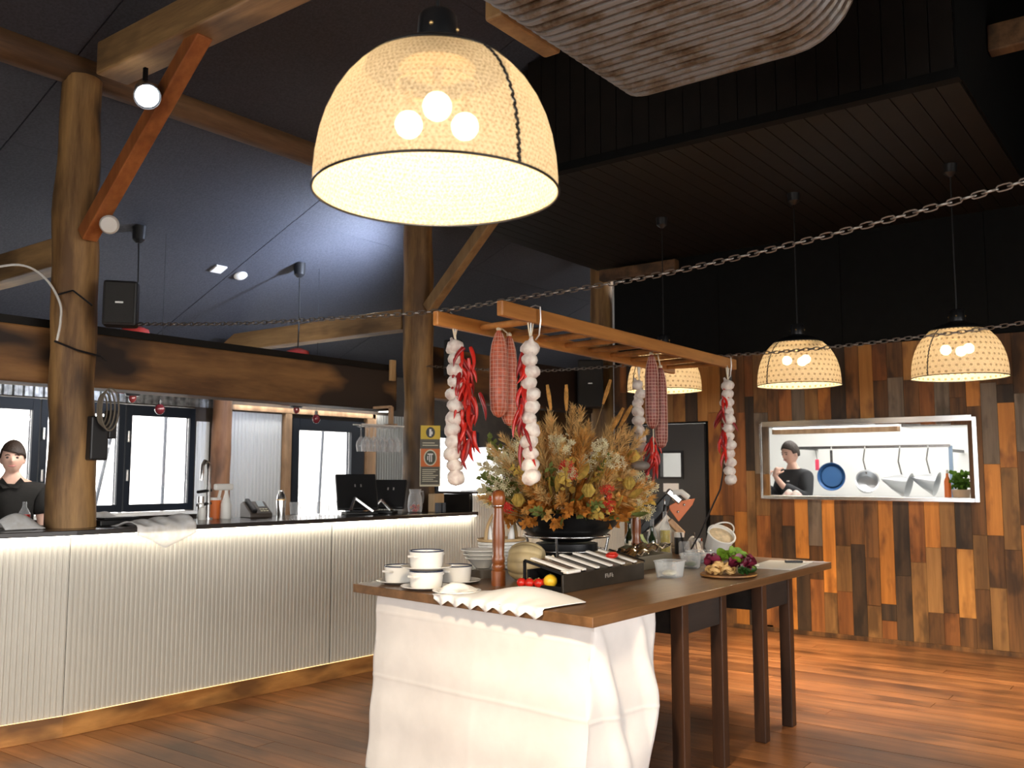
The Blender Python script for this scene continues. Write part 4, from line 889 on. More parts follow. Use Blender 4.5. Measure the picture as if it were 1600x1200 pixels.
MB().tube([(.337 * math.cos(R(-142)), .337 * math.sin(R(-142)), .17), (.40 * math.cos(R(-147)), .40 * math.sin(R(-147)), .18), (.40 * math.cos(R(-133)), .40 * math.sin(R(-133)), .18), (.337 * math.cos(R(-138)), .337 * math.sin(R(-138)), .17)], .008, 8).build('handle', M['blackmetal'], t, smooth=40) if False else None
# cured meat display box
t = thing('display_box', 'dark metal display box with sloping lid of sliced boards', 'box', (4.02, 2.46, ZT))
MB().box(-.36, .42, 0, .012, 0, .085).build('front_panel', pm('dark_steel', (.055, .045, .035), .35, .5, .3, 9, .05), t, bevel=.003)
MB().box(-.36, -.348, .012, .21, 0, .03).box(.408, .42, .012, .21, 0, .085).box(-.36, .42, .198, .21, 0, .10).build('side_panel', M['blackmetal'], t)
MB().box(-.348, .408, .012, .198, 0, .01).build('floor_panel', M['blackmetal'], t)
for k in range(2): MB().bar((-.365 + .79 * k, .0, .092), (-.365 + .79 * k, .22, .142), .012).build('rail', M['blackmetal'], t)
MB().bar((-.365, .22, 0), (-.365, .22, .142), .012).build('rail', M['blackmetal'], t)
gm = [0] * 6
for k in range(6):
    x_ = -.31 + .125 * k
    Mx = Matrix.Translation((x_, .108, .118)) @ Matrix.Rotation(R(12.8), 4, 'X')
    MB().box(-.012, .022, -.115, .115, 0, .010, Mx).build('pale_divider', M['towel'], t, bevel=.003)
    o = MB().box(.026, .108, -.11, .11, -.012, -.002, Mx).build('tray_slice', pm('tray_%d' % k, [(.13, .065, .03), (.055, .045, .04), (.05, .045, .035), (.06, .05, .04), (.20, .14, .07), (.25, .17, .09)][k], .4, 0, .4, 30, .2), t)
MB().box(-.34, -.22, -.012, .03, .088, .104).build('cream_wrap', M['towel'], t, bevel=.006)
b = MB()
for k in range(4): b.box(.02 + .021 * k, .024 + .021 * k, -.002, 0, .04, .06).box(.024 + .021 * k, .034 + .021 * k, -.002, 0, .056 - .016 * (k % 2), .060 - .016 * (k % 2)).box(.024 + .021 * k, .034 + .021 * k, -.002, 0, .048, .051)
b.build('raised_lettering', M['wire'], t)
t = thing('tomato_half', 'cut red tomato lying on the display box lid', 'tomato', (4.24, 2.54, ZT + .134)); MB().ball((0, 0, 0), (.042, .03, .018), 16, 10).build('flesh', M['chilli'], t, smooth=60); MB().ball((0, -.004, .012), (.03, .02, .007), 12, 6).build('pulp', pm('tomato_pulp', (.75, .08, .05), .3), t, smooth=60)
# dark tray of fruit
tag(MB().box(-.06, .05, -.10, .12, 0, .014).build('fruit_tray', M['blackmetal'], bevel=.005, loc=(3.70, 2.62, ZT)), 'small black tray under the tomatoes', 'tray')
fr = [(-.07, .02, .024, 'chilli', 'red cherry tomato at the left end of the tray'), (-.035, -.02, .022, 'chilli', 'red cherry tomato at the front left of the tray'), (-.02, .03, .024, 'chilli', 'red cherry tomato at the back of the tray'), (.0, -.015, .02, 'lemon', 'small yellow tomato in the middle of the tray'), (.03, .02, .024, 'chilli', 'red cherry tomato behind the lemon'), (.045, -.03, .023, 'chilli', 'red cherry tomato at the front right of the tray'), (.09, .0, .034, 'lemon', 'lemon half at the right end of the tray')]
M['lemon'] = pm('lemon_yellow', (.80, .50, .03), .35)
for dx, dy, r_, m_, lb in fr:
    t = thing('lemon' if m_ == 'lemon' else 'tomato', lb, 'lemon' if 'lemon half' in lb else 'tomato', (3.67 - dy * .6 + dx * .30, 2.63 - dx * .8, ZT + .014 + r_), 0, 'fruit on the tray'); MB().ball((0, 0, 0), (r_, r_, r_ * .95), 14, 10).build('fruit_skin', M[m_], t, smooth=60); MB().ball((0, 0, r_ * .93), (.005, .005, .004), 8, 5).build('stem_scar', M['stalk'], t)
# big paper napkin hanging over the edge
ea = Vector((3.165, 2.22)); eb = Vector((3.255, 2.90))
def pap(u, v):
    e = ea.lerp(eb, u); inn = Vector((1, -.13)).normalized()
    s = v * .42 * (.45 + .55 * math.sin(math.pi * min(1, u * .75 + .2))) ; hang = .05
    if v < .18: q = v / .18; return (e.x - .012 - .010 * math.sin(u * 44), e.y, ZT + .006 - .045 * (1 - q) * (.45 + .55 * abs(math.sin(u * 22))))
    p = e + inn * (s - .06); return (p.x, p.y, ZT + .008 + .045 * math.exp(-((u - .45) / .25) ** 2) * math.sin(math.pi * (v - .18) / .9) + .003 * math.sin(44 * u) * max(0, 1 - v * 2))
o = MB().grid(pap, 90, 22).build('paper_napkin', M['paper'], smooth=80, solid=.002); tag(o, 'large white paper napkin rippling over the near table edge', 'napkin')
# clear tubs
def tub(loc, r0, r1, h, label, fill, col, rz=0, lid=False):
    t = thing('plastic_tub', label, 'tub', loc, rz, 'clear plastic tubs')
    def rr(r_, z_, n_=24): return [(r_ * 1.25 * math.copysign(abs(math.cos(a_)) ** .6, math.cos(a_)), r_ * math.copysign(abs(math.sin(a_)) ** .6, math.sin(a_)), z_) for a_ in [2 * math.pi * i / n_ for i in range(n_)]]
    L1 = [rr(r0, 0), rr(r0 * 1.02, .004), rr(r1, h), rr(r1 * 1.06, h), rr(r1 * 1.06, h + .004), rr(r1 * .97, h), rr(r0 * .98, .008)]
    vs = [p for l_ in L1 for p in l_]; n_ = 24; fs = [(i * n_ + k, i * n_ + (k + 1) % n_, (i + 1) * n_ + (k + 1) % n_, (i + 1) * n_ + k) for i in range(len(L1) - 1) for k in range(n_)]; fs.append(tuple(reversed(range(n_))))
    MB().add(vs, fs).build('tub_wall', M['plastictub'], t, smooth=40)
    MB().ball((0, 0, .022), (r0 * .95, r0 * .7, .016), 16, 8).build('tub_content', pm('tub_fill_' + label[:6], col, .6, 0, .3, 40, .3), t, smooth=60)
    return t
tub((4.60, 2.39, ZT), .058, .07, .085, 'clear plastic tub with cream leftovers beside the platter', .02, (.74, .66, .42))
tub((5.12, 2.52, ZT), .05, .06, .08, 'clear plastic tub with green herbs behind the platter', .02, (.10, .16, .05), .3)
tub((5.45, 2.62, ZT), .07, .08, .07, 'wide clear tub with dark olives under the white bucket', .02, (.03, .035, .02), .2)
def foil(u, v): return (4.55 + .62 * u, 2.62 + .22 * v + .04 * u, ZT + .085 + .05 * u * (1 - .3 * v) + .012 * math.sin(14 * u + 8 * v) * math.sin(11 * v + 3) + .01 * math.sin(40 * u))
o = MB().grid(foil, 40, 16).build('wrap_sheet', clear('cling_wrap', (.80, .76, .62), .45, .2), smooth=30, solid=.002); tag(o, 'crinkled clear wrap sheet beside the display box', 'wrap'); 
tag(MB().box(-.30, .30, -.09, .09, 0, .082).build('wrap_carton', pm('dull_carton', (.20, .17, .12), .6), bevel=.006, loc=(4.86, 2.75, ZT)), 'low dull carton under the clear wrap', 'carton')
# food platter
t0 = thing('wood_platter', 'round wooden platter of pasta and salad on the table front', 'platter', (4.83, 2.15, ZT))
MB().lathe([(.001, 0), (.15, 0), (.175, .008), (.175, .016), (.15, .013), (.001, .012)], 40, sx=1.0, sy=.85).build('board', M['kick'], t0, smooth=40)
MB().bar((-.10, .16, .008), (-.02, -.19, .008), .03, .012).build('handle_grip', M['kick'], t0) if False else None
rr_ = random.Random(21)
def strand(c, r, mat, name, seed, turns=1.6, thick=.006):
    q = random.Random(seed); b = MB(); pts = []; ph = q.uniform(0, 6)
    for i in range(26):
        a_ = ph + turns * 2 * math.pi * i / 25; pts.append((c[0] + r * math.cos(a_), c[1] + r * .8 * math.sin(a_), c[2] + .008 * math.sin(a_ * 2 + ph) + i * .0005))
    return b.tube(pts, thick, 6).build(name, mat, t0, smooth=60)
M['pasta'] = pm('pasta', (.72, .45, .17), .4, 0, .15, 20)
M['radicchio'] = pm('radicchio', (.22, .02, .05), .4, 0, .5, 30)
M['lettuce'] = pm('lettuce', (.22, .38, .03), .5, 0, .4, 25)
M['dkgreen'] = pm('dark_green', (.03, .09, .015), .45, 0, .4, 25)
for k in range(22):
    a_ = rr_.uniform(0, 6.28); q_ = rr_.uniform(0, .085); strand((-.05 + q_ * math.cos(a_), .03 + q_ * math.sin(a_), .02 + rr_.uniform(0, .045) * (1 - q_ / .11)), rr_.uniform(.018, .032), M['pasta'], 'pasta_strand', k)
def leaff(c, size, mat, name, seed, par):
    q = random.Random(seed); rx = Euler((q.uniform(-.9, .9), q.uniform(-.9, .9), q.uniform(0, 6.28))).to_matrix(); cc = Vector(c)
    f_ = lambda u, v: cc + rx @ Vector(((u - .5) * size * (1 - (2 * v - 1) ** 2 * .6), (v - .5) * size * 1.3, .3 * size * ((2 * u - 1) ** 2) + .12 * size * math.sin(9 * v + 6 * u)))
    return MB().grid(f_, 6, 7).build(name, mat, par, smooth=60)
for k in range(9): leaff((.07 + rr_.uniform(-.05, .05), -.07 + rr_.uniform(-.05, .05), .045 + rr_.uniform(0, .03)), .07, M['radicchio'], 'radicchio_leaf', 50 + k, t0)
for k in range(5): leaff((.03 + rr_.uniform(-.05, .06), .10 + rr_.uniform(-.03, .03), .05 + rr_.uniform(0, .03)), .07, M['radicchio'], 'radicchio_leaf', 70 + k, t0)
for k in range(7): leaff((.08 + rr_.uniform(-.04, .05), .03 + rr_.uniform(-.04, .04), .08 + rr_.uniform(0, .03)), .075, M['lettuce'], 'lettuce_leaf', 90 + k, t0)
for k in range(6): leaff((-.06 + rr_.uniform(-.02, .02), -.11 + rr_.uniform(-.02, .02), .035 + rr_.uniform(0, .01)), .035, M['dkgreen'], 'parsley_leaf', 120 + k, t0)
for k in range(3): MB().ball((.13, -.045 - .02 * k, .05 + .012 * k), (.03, .045, .012), 12, 8, Matrix.Rotation(.6, 3, 'X')).build('avocado_slice', M['lettuce'] if k % 2 else M['label'], t0, smooth=60)
MB().ball((.14, -.05, .035), (.04, .055, .028), 14, 8).build('avocado_half', M['dkgreen'], t0, smooth=60)
# paper sheet, knife at the far end
o = MB().box(-.28, .27, -.14, .13, 0, .003).build('paper_sheet', M['paper'], loc=(5.60, 2.16, ZT + .0006)); o.rotation_euler = (0, 0, R(6)); tag(o, 'flat white paper sheet at the far end of the table', 'paper')
t = thing('kitchen_knife', 'dark handled knife lying on the white paper', 'knife', (5.76, 2.12, ZT + .004), R(-55)); MB().box(-.06, .05, -.011, .011, 0, .016).build('handle', M['blackplastic'], t, bevel=.004); MB().prism([(.05, -.011), (.19, .010), (.05, .012)], .006, .008).build('blade', M['steel'], t)
# bottles
def bottle(loc, h, r, glass, label, fillh=0, fillmat=None, lab=None, cap=None, group='bottles on the table'):
    t = thing('bottle', label, 'bottle', loc, 0, group)
    MB().lathe([(.001, .0), (r * .95, 0), (r, .008), (r, h * .52), (r * .85, h * .6), (r * .38, h * .76), (r * .34, h * .96), (r * .40, h * .965), (r * .40, h)], 20).build('bottle_glass', glass, t, smooth=40)
    if fillmat: MB().lathe([(.001, .006), (r * .9, .006), (r * .9, fillh), (.001, fillh)], 18).build('oil', fillmat, t, smooth=40)
    if lab: MB().lathe([(r + .001, h * .12), (r + .001, h * .42)], 20).build('bottle_label', lab, t, smooth=40)
    if cap: MB().lathe([(.001, h + .03), (.009, h + .028), (r * .45, h), (r * .45, h * .94)], 14).build('stopper', cap, t, smooth=40); MB().tube([(0, 0, h + .02), (0, 0, h + .05), (-.012, 0, h + .065)], .004, 6).build('pourer', M['steel'], t)
bottle((5.42, 3.11, ZT), .24, .034, M['greenglass'], 'dark wine bottle with cream label beside the celery', lab=M['label'])
bottle((5.60, 3.16, ZT), .30, .033, M['wineglass'], 'clear tall bottle with dark vinegar and pourer', .12, M['wineg'], cap=M['blackplastic'])
bottle((5.69, 3.09, ZT), .20, .03, M['greenglass'], 'short green bottle with pale label and cork', lab=M['towel'], cap=None)
bottle((5.79, 3.14, ZT), .25, .034, M['wineglass'], 'bottle with white label and yellow neck foil', .10, M['wineg'], lab=M['paper'])
bottle((5.83, 3.06, ZT), .32, .042, M['wineglass'], 'tall clear bottle of golden olive oil with pourer', .17, M['oil'], cap=M['blackplastic'])
o = sheetcloth('celery_leaf', lambda u, v: (5.28 + .035 * (u - .5) + .02 * math.sin(2.6 * v), 2.90 - .05 * math.cos(3 * v), ZT + .003 + .17 * v), 4, 14, leafm('celery', (.60, .66, .32)), 'pale green strip leaning against the bottles', 'leaf', solid=.006)
t = thing('striped_gourd', 'dark green striped gourd behind the display box', 'gourd', (5.12, 2.94, ZT + .058)); MB().grid(lambda u, v: ((.085 * math.sin(math.pi * v) * (1 + .06 * math.cos(u * 2 * math.pi * 8))) * math.cos(2 * math.pi * u), (.085 * math.sin(math.pi * v) * (1 + .06 * math.cos(u * 2 * math.pi * 8))) * math.sin(2 * math.pi * u), -.058 * math.cos(math.pi * v)), 64, 14).build('gourd_skin', pm('gourd_skin', (.22, .22, .14), .4, 0, 0, 30, .1, (.03, .05, .02)), t, smooth=70); MB().tube([(0, 0, .05), (.01, 0, .08)], .01, 8).build('stem', M['straw'], t)
# meat slicer
t = thing('meat_slicer', 'tilted steel and orange meat slicer at the far end of the table', 'slicer', (6.03, 3.18, ZT), R(-53))
def plate(poly, y0, y1):
    n_ = len(poly); vs = [(x_, y_, z_) for y_ in (y0, y1) for x_, z_ in poly]
    return MB().add(vs, [tuple(range(n_)), tuple(reversed(range(n_, 2 * n_)))] + [(i, n_ + i, n_ + (i + 1) % n_, (i + 1) % n_) for i in range(n_)])
M['alloy'] = pm('cast_alloy', (.66, .60, .50), .4, .25)
plate([(-.16, 0), (.15, 0), (.14, .04), (-.15, .04)], -.11, .12).build('slicer_base', M['alloy'], t, bevel=.01)
plate([(-.10, .04), (.12, .04), (.15, .14), (-.02, .31), (-.08, .26)], -.05, .09).build('slicer_body', M['alloy'], t, bevel=.015)
plate([(-.20, .15), (-.17, .12), (.03, .33), (.06, .42), (.02, .43), (-.10, .30)], -.09, -.055).build('blade_guard', M['blackplastic'], t, bevel=.008)
Mx = Matrix.Rotation(R(-48), 3, 'Y') @ Matrix.Rotation(R(12), 3, 'X')
MB().lathe([(.001, 0), (.14, 0), (.145, .005), (.14, .01), (.001, .01)], 40, M=Mx, c=(-.06, -.03, .25)).build('blade_disc', M['steel'], t, smooth=30)
plate([(.03, .33), (.085, .36), (.22, .385), (.20, .34), (.10, .22), (.04, .30)], -.075, -.06).build('orange_plate', M['orange'], t, bevel=.003)
MB().bar((.02, -.07, .44), (.115, -.07, .36), .05).build('carriage', M['steel'], t, bevel=.01)
MB().tube([(.06, -.08, .425), (.12, -.085, .43), (.17, -.08, .39)], .022, 10).build('pusher_handle', M['whiteplastic'], t, smooth=40)
for x_, z_ in ((.14, .34), (.095, .29)): MB().ball((x_, -.078, z_), .010, 10, 8).build('knob', M['steel'], t, smooth=50)
MB().bar((.03, -.07, .23), (.13, -.07, .13), .05, .045).build('sharpener_arm', M['stud'], t, bevel=.01)
MB().lathe([(.001, 0), (.032, 0), (.034, .115), (.001, .115)], 18, c=(.085, -.16, 0)).build('sharpener_cup', M['blackplastic'], t, smooth=40); MB().lathe([(.001, .116), (.036, .116), (.036, .15), (.001, .15)], 18, c=(.085, -.16, 0)).build('cup_lid', M['paper'], t, smooth=40)
# jars
for k, (x_, y_, lb) in enumerate([(5.80, 2.90, 'small clear jar with a spoon right of the oil bottle'), (5.90, 2.85, 'small clear jar with a steel lid nearer the white bucket')]):
    t = thing('glass_jar', lb, 'jar', (x_, y_, ZT), 0, 'small glass jars'); MB().lathe([(.001, .003), (.036, .003), (.038, .01), (.038, .09), (.032, .10), (.030, .09), (.034, .012), (.001, .01)], 18).build('jar_glass', M['wineglass'], t, smooth=40); MB().tube([(.0, .0, .01), (-.03, .01, .16)], .005, 6).build('spoon', M['steel'] if k else M['blackplastic'], t)
    if k: MB().lathe([(.034, .10), (.034, .12), (.001, .12)], 16).build('lid', M['steel'], t)
o = MB().grid(lambda u, v: (5.97 + .13 * u, 2.88 + .14 * v, ZT + .004 + .10 * math.sin(math.pi * u) * math.sin(math.pi * v) * (1 + .2 * math.sin(9 * u + 5 * v))), 16, 16).build('folded_towel', M['towel'], smooth=70, solid=.004); tag(o, 'grey folded towel behind the white bucket', 'towel')
t = thing('white_bucket', 'white plastic bucket tipped to show cream dip, with loop handle', 'bucket', (5.79, 2.64, ZT + .115), R(-35)); Mt = Matrix.Rotation(R(-38), 3, 'X') @ Matrix.Identity(3); Mt = Matrix.Rotation(R(38), 3, 'X')
MB().lathe([(.001, -.07), (.075, -.07), (.09, .055), (.096, .055), (.096, .063), (.086, .063), (.072, -.055), (.001, -.055)], 32, M=Mt).build('bucket_wall', M['whiteplastic'], t, smooth=40)
MB().lathe([(.001, .045), (.055, .047), (.084, .042)], 28, M=Mt).build('cream_dip', pm('cream_dip', (.74, .56, .34), .5, 0, .3, 35, .4), t, smooth=50)
MB().tube([Mt @ Vector((.097 * math.cos(a_), .02 + .0 * math.sin(a_), .06 + .085 * math.sin(a_))) for a_ in [math.pi * i / 16 for i in range(17)]], .005, 6).build('handle', M['whiteplastic'], t, smooth=40)
tag(MB().box(-.09, .09, -.05, .05, 0, .03).build('bucket_rest', M['blackmetal'], bevel=.004, loc=(5.79, 2.63, ZT)), 'flat black block propping the white bucket', 'block')
t = thing('red_pepper', 'red pepper peeking over the white bucket', 'pepper', (5.94, 2.74, ZT + .075)); MB().grid(lambda u, v: ((.05 + .008 * math.cos(u * 8 * math.pi)) * math.sin(math.pi * v) ** .7 * math.cos(2 * math.pi * u), (.05 + .008 * math.cos(u * 8 * math.pi)) * math.sin(math.pi * v) ** .7 * math.sin(2 * math.pi * u), -.075 * math.cos(math.pi * v)), 40, 12).build('pepper_skin', M['chilli'], t, smooth=70); MB().tube([(0, 0, .07), (.0, .0, .10)], .006, 6).build('stem', M['stalk'], t)
cb = MB().tube([(5.70, 2.49, 2.10), (5.72, 2.52, 1.7), (5.74, 2.6, 1.35), (5.75, 2.76, 1.05), (5.72, 2.84, .90)], .006, 6).build('black_cable', M['blackplastic'], smooth=40); tag(cb, 'thin black cable hanging from the ladder end to the table', 'cable')
# ================================================================ HANGING LADDER
ZL = 2.17
ld = thing('hanging_ladder', 'orange wooden ladder hung level above the table on chains', 'ladder', (0, 0, ZL))
yn0, yn1, yf0, yf1 = 2.43, 2.48, 2.83, 2.92
def rail(a, b_):
    m_ = (Vector(a) + Vector(b_)) / 2; return MB().bar(Vector(a) - m_, Vector(b_) - m_, .032, .068).build('rail', M['ladder'], ld, bevel=.006, loc=m_)
rail((3.13, yn0, 0), (5.74, yn1, 0)); rail((3.16, yf0, 0), (5.72, yf1, 0))
for k in range(9):
    x_ = 3.50 + k * .262; t_ = (x_ - 3.13) / 2.6; ya = yn0 + (yn1 - yn0) * t_ + .012; yb = yf0 + (yf1 - yf0) * t_ - .012
    MB().tube([(x_, ya, 0), (x_, (ya + yb) / 2, 0), (x_, yb, 0)], [.014, .018, .014], 10).build('rung', M['ladder'], ld, smooth=50)
# chains: links share one mesh
def linkmesh():
    b = MB(); pts = []; L_ = .022; r_ = .0095
    for i in range(13):
        a_ = 2 * math.pi * i / 12; c_ = math.cos(a_); pts.append((math.copysign(L_ - r_, c_) * (1 if abs(c_) > .05 else 0) + r_ * c_, r_ * math.sin(a_), 0))
    return b.tube(pts, .0027, 6, False).mesh('chain_link', 60)
lm = linkmesh(); lm.materials.append(M['chain'])
def catm(pts, t):
    n_ = len(pts) - 1; i = min(int(t * n_), n_ - 1); q = t * n_ - i; p = [Vector(pts[max(0, min(n_, i + k))]) for k in (-1, 0, 1, 2)]
    return .5 * ((2 * p[1]) + (p[2] - p[0]) * q + (2 * p[0] - 5 * p[1] + 4 * p[2] - p[3]) * q * q + (3 * p[1] - p[0] - 3 * p[2] + p[3]) * q ** 3)
def chain(pts, label):
    t = thing('steel_chain', label, 'chain', pts[0], 0, 'suspension chains'); o0 = Vector(pts[0])
    sm = [catm(pts, i / 800) for i in range(801)]; acc = 0; k = 0; nxt = 0
    for i in range(800):
        d_ = (sm[i + 1] - sm[i]).length
        if acc >= nxt:
            dirv = (sm[i + 1] - sm[i]).normalized(); q = dirv.to_track_quat('X', 'Z') @ Euler((R(90 * (k % 2) + 25), 0, 0)).to_quaternion()
            inst(lm, 'chain_link', None, t, sm[i] - o0, q.to_euler()); k += 1; nxt += .034
        acc += d_
chain([(3.00, 5.21, 2.355), (3.05, 4.2, 2.265), (3.13, 3.3, 2.22), (3.21, 2.85, 2.213), (3.19, 2.43, 2.213), (3.1, 1.5, 2.215), (3.0, .4, 2.30), (2.9, -.8, 2.48)], 'steel chain sweeping from the left post across the ladder front')
chain([(5.78, 5.25, 2.36), (5.68, 4.2, 2.24), (5.62, 3.4, 2.21), (5.60, 2.90, 2.212), (5.58, 2.47, 2.213), (5.5, 2.0, 2.20), (5.4, 1.4, 2.20), (5.4, .6, 2.25), (5.3, -.6, 2.42)], 'steel chain from the second post to the far ladder end')
# garlic plaits with chillies
gb = MB().lathe([(.004, -.030), (.022, -.028), (.036, -.012), (.037, .004), (.028, .02), (.012, .030), (.007, .042), (.006, .05)], 12)
gv = []
for (x_, y_, z_) in gb.v:
    a_ = math.atan2(y_, x_); f_ = 1 + .07 * math.cos(a_ * 6) * (1 if z_ < .02 else 0); gv.append((x_ * f_, y_ * f_, z_))
gb.v = gv; gm_ = gb.mesh('garlic_bulb', 60); gm_.materials.append(M['garlic'])
def chmesh(mat, bend, nm):
    b = MB(); b.tube([(bend * .018 * math.sin(q * 2.6), 0, -q * .12) for q in [i / 8 for i in range(9)]], [.008, .0105, .0108, .010, .0095, .0085, .007, .0045, .001], 7); me = b.mesh(nm, 60); me.materials.append(mat); return me
chm = [chmesh(M['chilli'], 1, 'chilli_pepper'), chmesh(M['chilli'], -1, 'chilli_pepper'), chmesh(M['chillidark'], 1, 'chilli_pepper')]
def plait(x, y, z0, n, dz, label, seed, chil, spread=.022, hook=True, gs=1.0, side=-1, cz0=.1, cz1=.6):
    q = random.Random(seed); t = thing('garlic_plait', label, 'garlic', (x, y, z0), 0, 'hanging garlic plaits')
    MB().tube([(0, 0, .0), (.008, 0, -.05), (0, .004, -n * dz * .5), (0, 0, -n * dz - .03)], .005, 6).build('straw_cord', M['straw'], t)
    for s_ in (-1, 1): MB().tube([(s_ * .02, 0, .045), (s_ * .012, 0, .01), (0, 0, -.03)], .004, 5).build('straw_end', M['straw'], t)
    for k in range(n):
        inst(gm_, 'garlic_bulb', None, t, (q.uniform(-.010, .010), q.uniform(-.01, .01), -.07 - k * dz), (q.uniform(-.5, .5), q.uniform(-.5, .5), q.uniform(0, 6.28)), (gs * 1.12 * q.uniform(.88, 1.08),) * 3)
    # camera-right direction in plan is (0.60,-0.80): place the chillies to one side
    rx, ry = .602 * side, -.798 * side
    for k in range(chil):
        zz = -(cz0 + (cz1 - cz0) * (k / max(1, chil - 1))) + q.uniform(-.02, .02); ox = .022 + abs(q.gauss(0, spread))
        off = q.uniform(-.018, .018)
        inst(q.choice(chm), 'chilli_pepper', None, t, (rx * ox - ry * off, ry * ox + rx * off, zz), (q.uniform(-.45, .45), q.uniform(-.45, .45), q.uniform(0, 6.28)), (1, 1, q.uniform(.8, 1.2)))
    if hook:
        MB().tube([(0, 0, .0), (0, 0, .05), (0, .012, .085), (0, .03, .10)], .0035, 6).build('hook', M['wire'], t)
    return t
plait(3.30, 2.83, ZL - .05, 12, .056, 'garlic plait thick with red chillies under the ladder left end', 2, 58, .036, side=1, cz0=.07, cz1=.53)
plait(3.375, 2.44, ZL - .08, 12, .053, 'garlic plait with chillies on its left under the near rail', 5, 20, .014, side=-1, cz0=.10, cz1=.50)
plait(5.20, 2.90, ZL - .08, 9, .057, 'garlic plait half hidden behind the rear salamis', 8, 0, gs=.95)
plait(5.58, 2.46, ZL - .08, 12, .055, 'garlic plait with dark chillies at the far right ladder end', 11, 24, .018, side=-1, cz0=.08, cz1=.5)
for (x_, y_, lb) in ((3.40, 2.43, 'wire hook over the near ladder rail above the garlic'), (5.60, 2.47, 'wire hook over the far end of the near ladder rail')):
    tag(MB().tube([(0, .03, .0), (0, .026, .045), (0, 0, .05), (0, -.026, .04), (0, -.028, -.02), (0, -.02, -.09), (0, 0, -.11)], .004, 6).build('wire_hook', M['wire'], smooth=40, loc=(x_, y_, ZL)), lb, 'hook', 'wire hooks')
# chilli cluster behind the rear salamis
t = thing('chilli_bunch', 'red chilli bunch below the rear salamis', 'chillies', (5.16, 2.78, 1.66)); q = random.Random(31)
MB().tube([(0, 0, .46), (0, 0, -.1)], .004, 5).build('string', M['straw'], t)
for k in range(16): inst(q.choice(chm), 'chilli_pepper', None, t, (q.uniform(-.02, .02), q.uniform(-.02, .02), .02 - k * .012), (q.uniform(-.4, .4), q.uniform(-.4, .4), q.uniform(0, 6.28)))
# salamis in string nets
def salami(x, y, z, h, r, label, mat, hang=.03, tx=0, ty=0):
    t = thing('salami', label, 'salami', (x, y, z), 0, 'netted salamis'); pr = [(.006, 0), (.016, -.02), (r * .8, -.07), (r * .98, -.13), (r, -.25), (r, -h + .10), (r * .92, -h + .04), (r * .6, -h + .012), (.006, -h)]
    MB().lathe(pr, 24).build('sausage', mat, t, smooth=60); b = MB()
    def rad(zz):
        for i in range(len(pr) - 1):
            if pr[i][1] >= zz >= pr[i + 1][1]: f_ = (pr[i][1] - zz) / (pr[i][1] - pr[i + 1][1] + 1e-9); return pr[i][0] + (pr[i + 1][0] - pr[i][0]) * f_
        return .006
    zz = -.04
    while zz > -h + .01:
        rr2 = rad(zz) + .0015; b.tube([(rr2 * math.cos(a_), rr2 * math.sin(a_), zz) for a_ in [2 * math.pi * i / 20 for i in range(21)]], .0011, 4, False); zz -= .019
    for k in range(12):
        a_ = 2 * math.pi * k / 12; b.tube([((rad(z_) + .0015) * math.cos(a_), (rad(z_) + .0015) * math.sin(a_), z_) for z_ in [-.02 - (h - .03) * i / 14 for i in range(15)]], .0011, 4, False)
    b.build('string_net', M['net'], t)
    MB().tube([(0, 0, .0), (tx, ty, hang)], .004, 6).build('knot_string', M['straw'], t); MB().ball((0, 0, .0), (.014, .014, .012), 8, 6).build('knot', M['straw'], t, smooth=50)
    return t
salami(3.50, 2.72, ZL - .02, .43, .043, 'long orange-red netted salami nearest the left ladder end', M['salami'])
salami(3.595, 2.73, ZL - .035, .45, .038, 'slimmer netted salami beside the nearest one', M['salami'], .035, -.09)
salami(4.76, 2.57, ZL - .02, .44, .038, 'dark netted salami hanging under the ladder middle', M['salamidark'], .03, .05)
salami(4.85, 2.56, ZL - .09, .48, .036, 'dark netted salami hanging lower to the right of its twin', M['salamidark'], .09, -.04)
# ================================================================ DRIED FLOWERS
fa = thing('flower_arrangement', 'big dried flower arrangement of grasses, white blossom and rust leaves', 'flowers', (4.774, 3.18, ZT + .31))
q = random.Random(77)
VW = Vector((-.798, -.602, 0)); RT = Vector((.602, -.798, 0))
M['f_pampas'] = leafm('pampas', (.88, .58, .25)); M['f_wheat'] = leafm('wheat', (.85, .47, .14)); M['f_white'] = leafm('white_blossom', (.95, .80, .52))
M['f_yellow'] = leafm('yellow_leaf', (.72, .50, .12)); M['f_rust'] = leafm('rust_leaf', (.55, .21, .04)); M['f_green'] = leafm('green_leaf', (.20, .24, .07)); M['f_red'] = leafm('red_blossom', (.78, .06, .05)); M['f_stem'] = pm('dry_stem', (.34, .22, .08), .8)
def dirto(az, el): return (RT * math.cos(az) + (-VW) * math.sin(az)) * math.cos(el) + Vector((0, 0, 1)) * math.sin(el)
def tri(b, p, d_, l, w, rnd):
    s_ = d_.cross(Vector((rnd.uniform(-1, 1), rnd.uniform(-1, 1), rnd.uniform(-1, 1)))); s_ = s_.normalized() * w if s_.length > 1e-4 else Vector((w, 0, 0))
    b.add([p - s_, p + s_, p + d_ * l], [(0, 1, 2)])
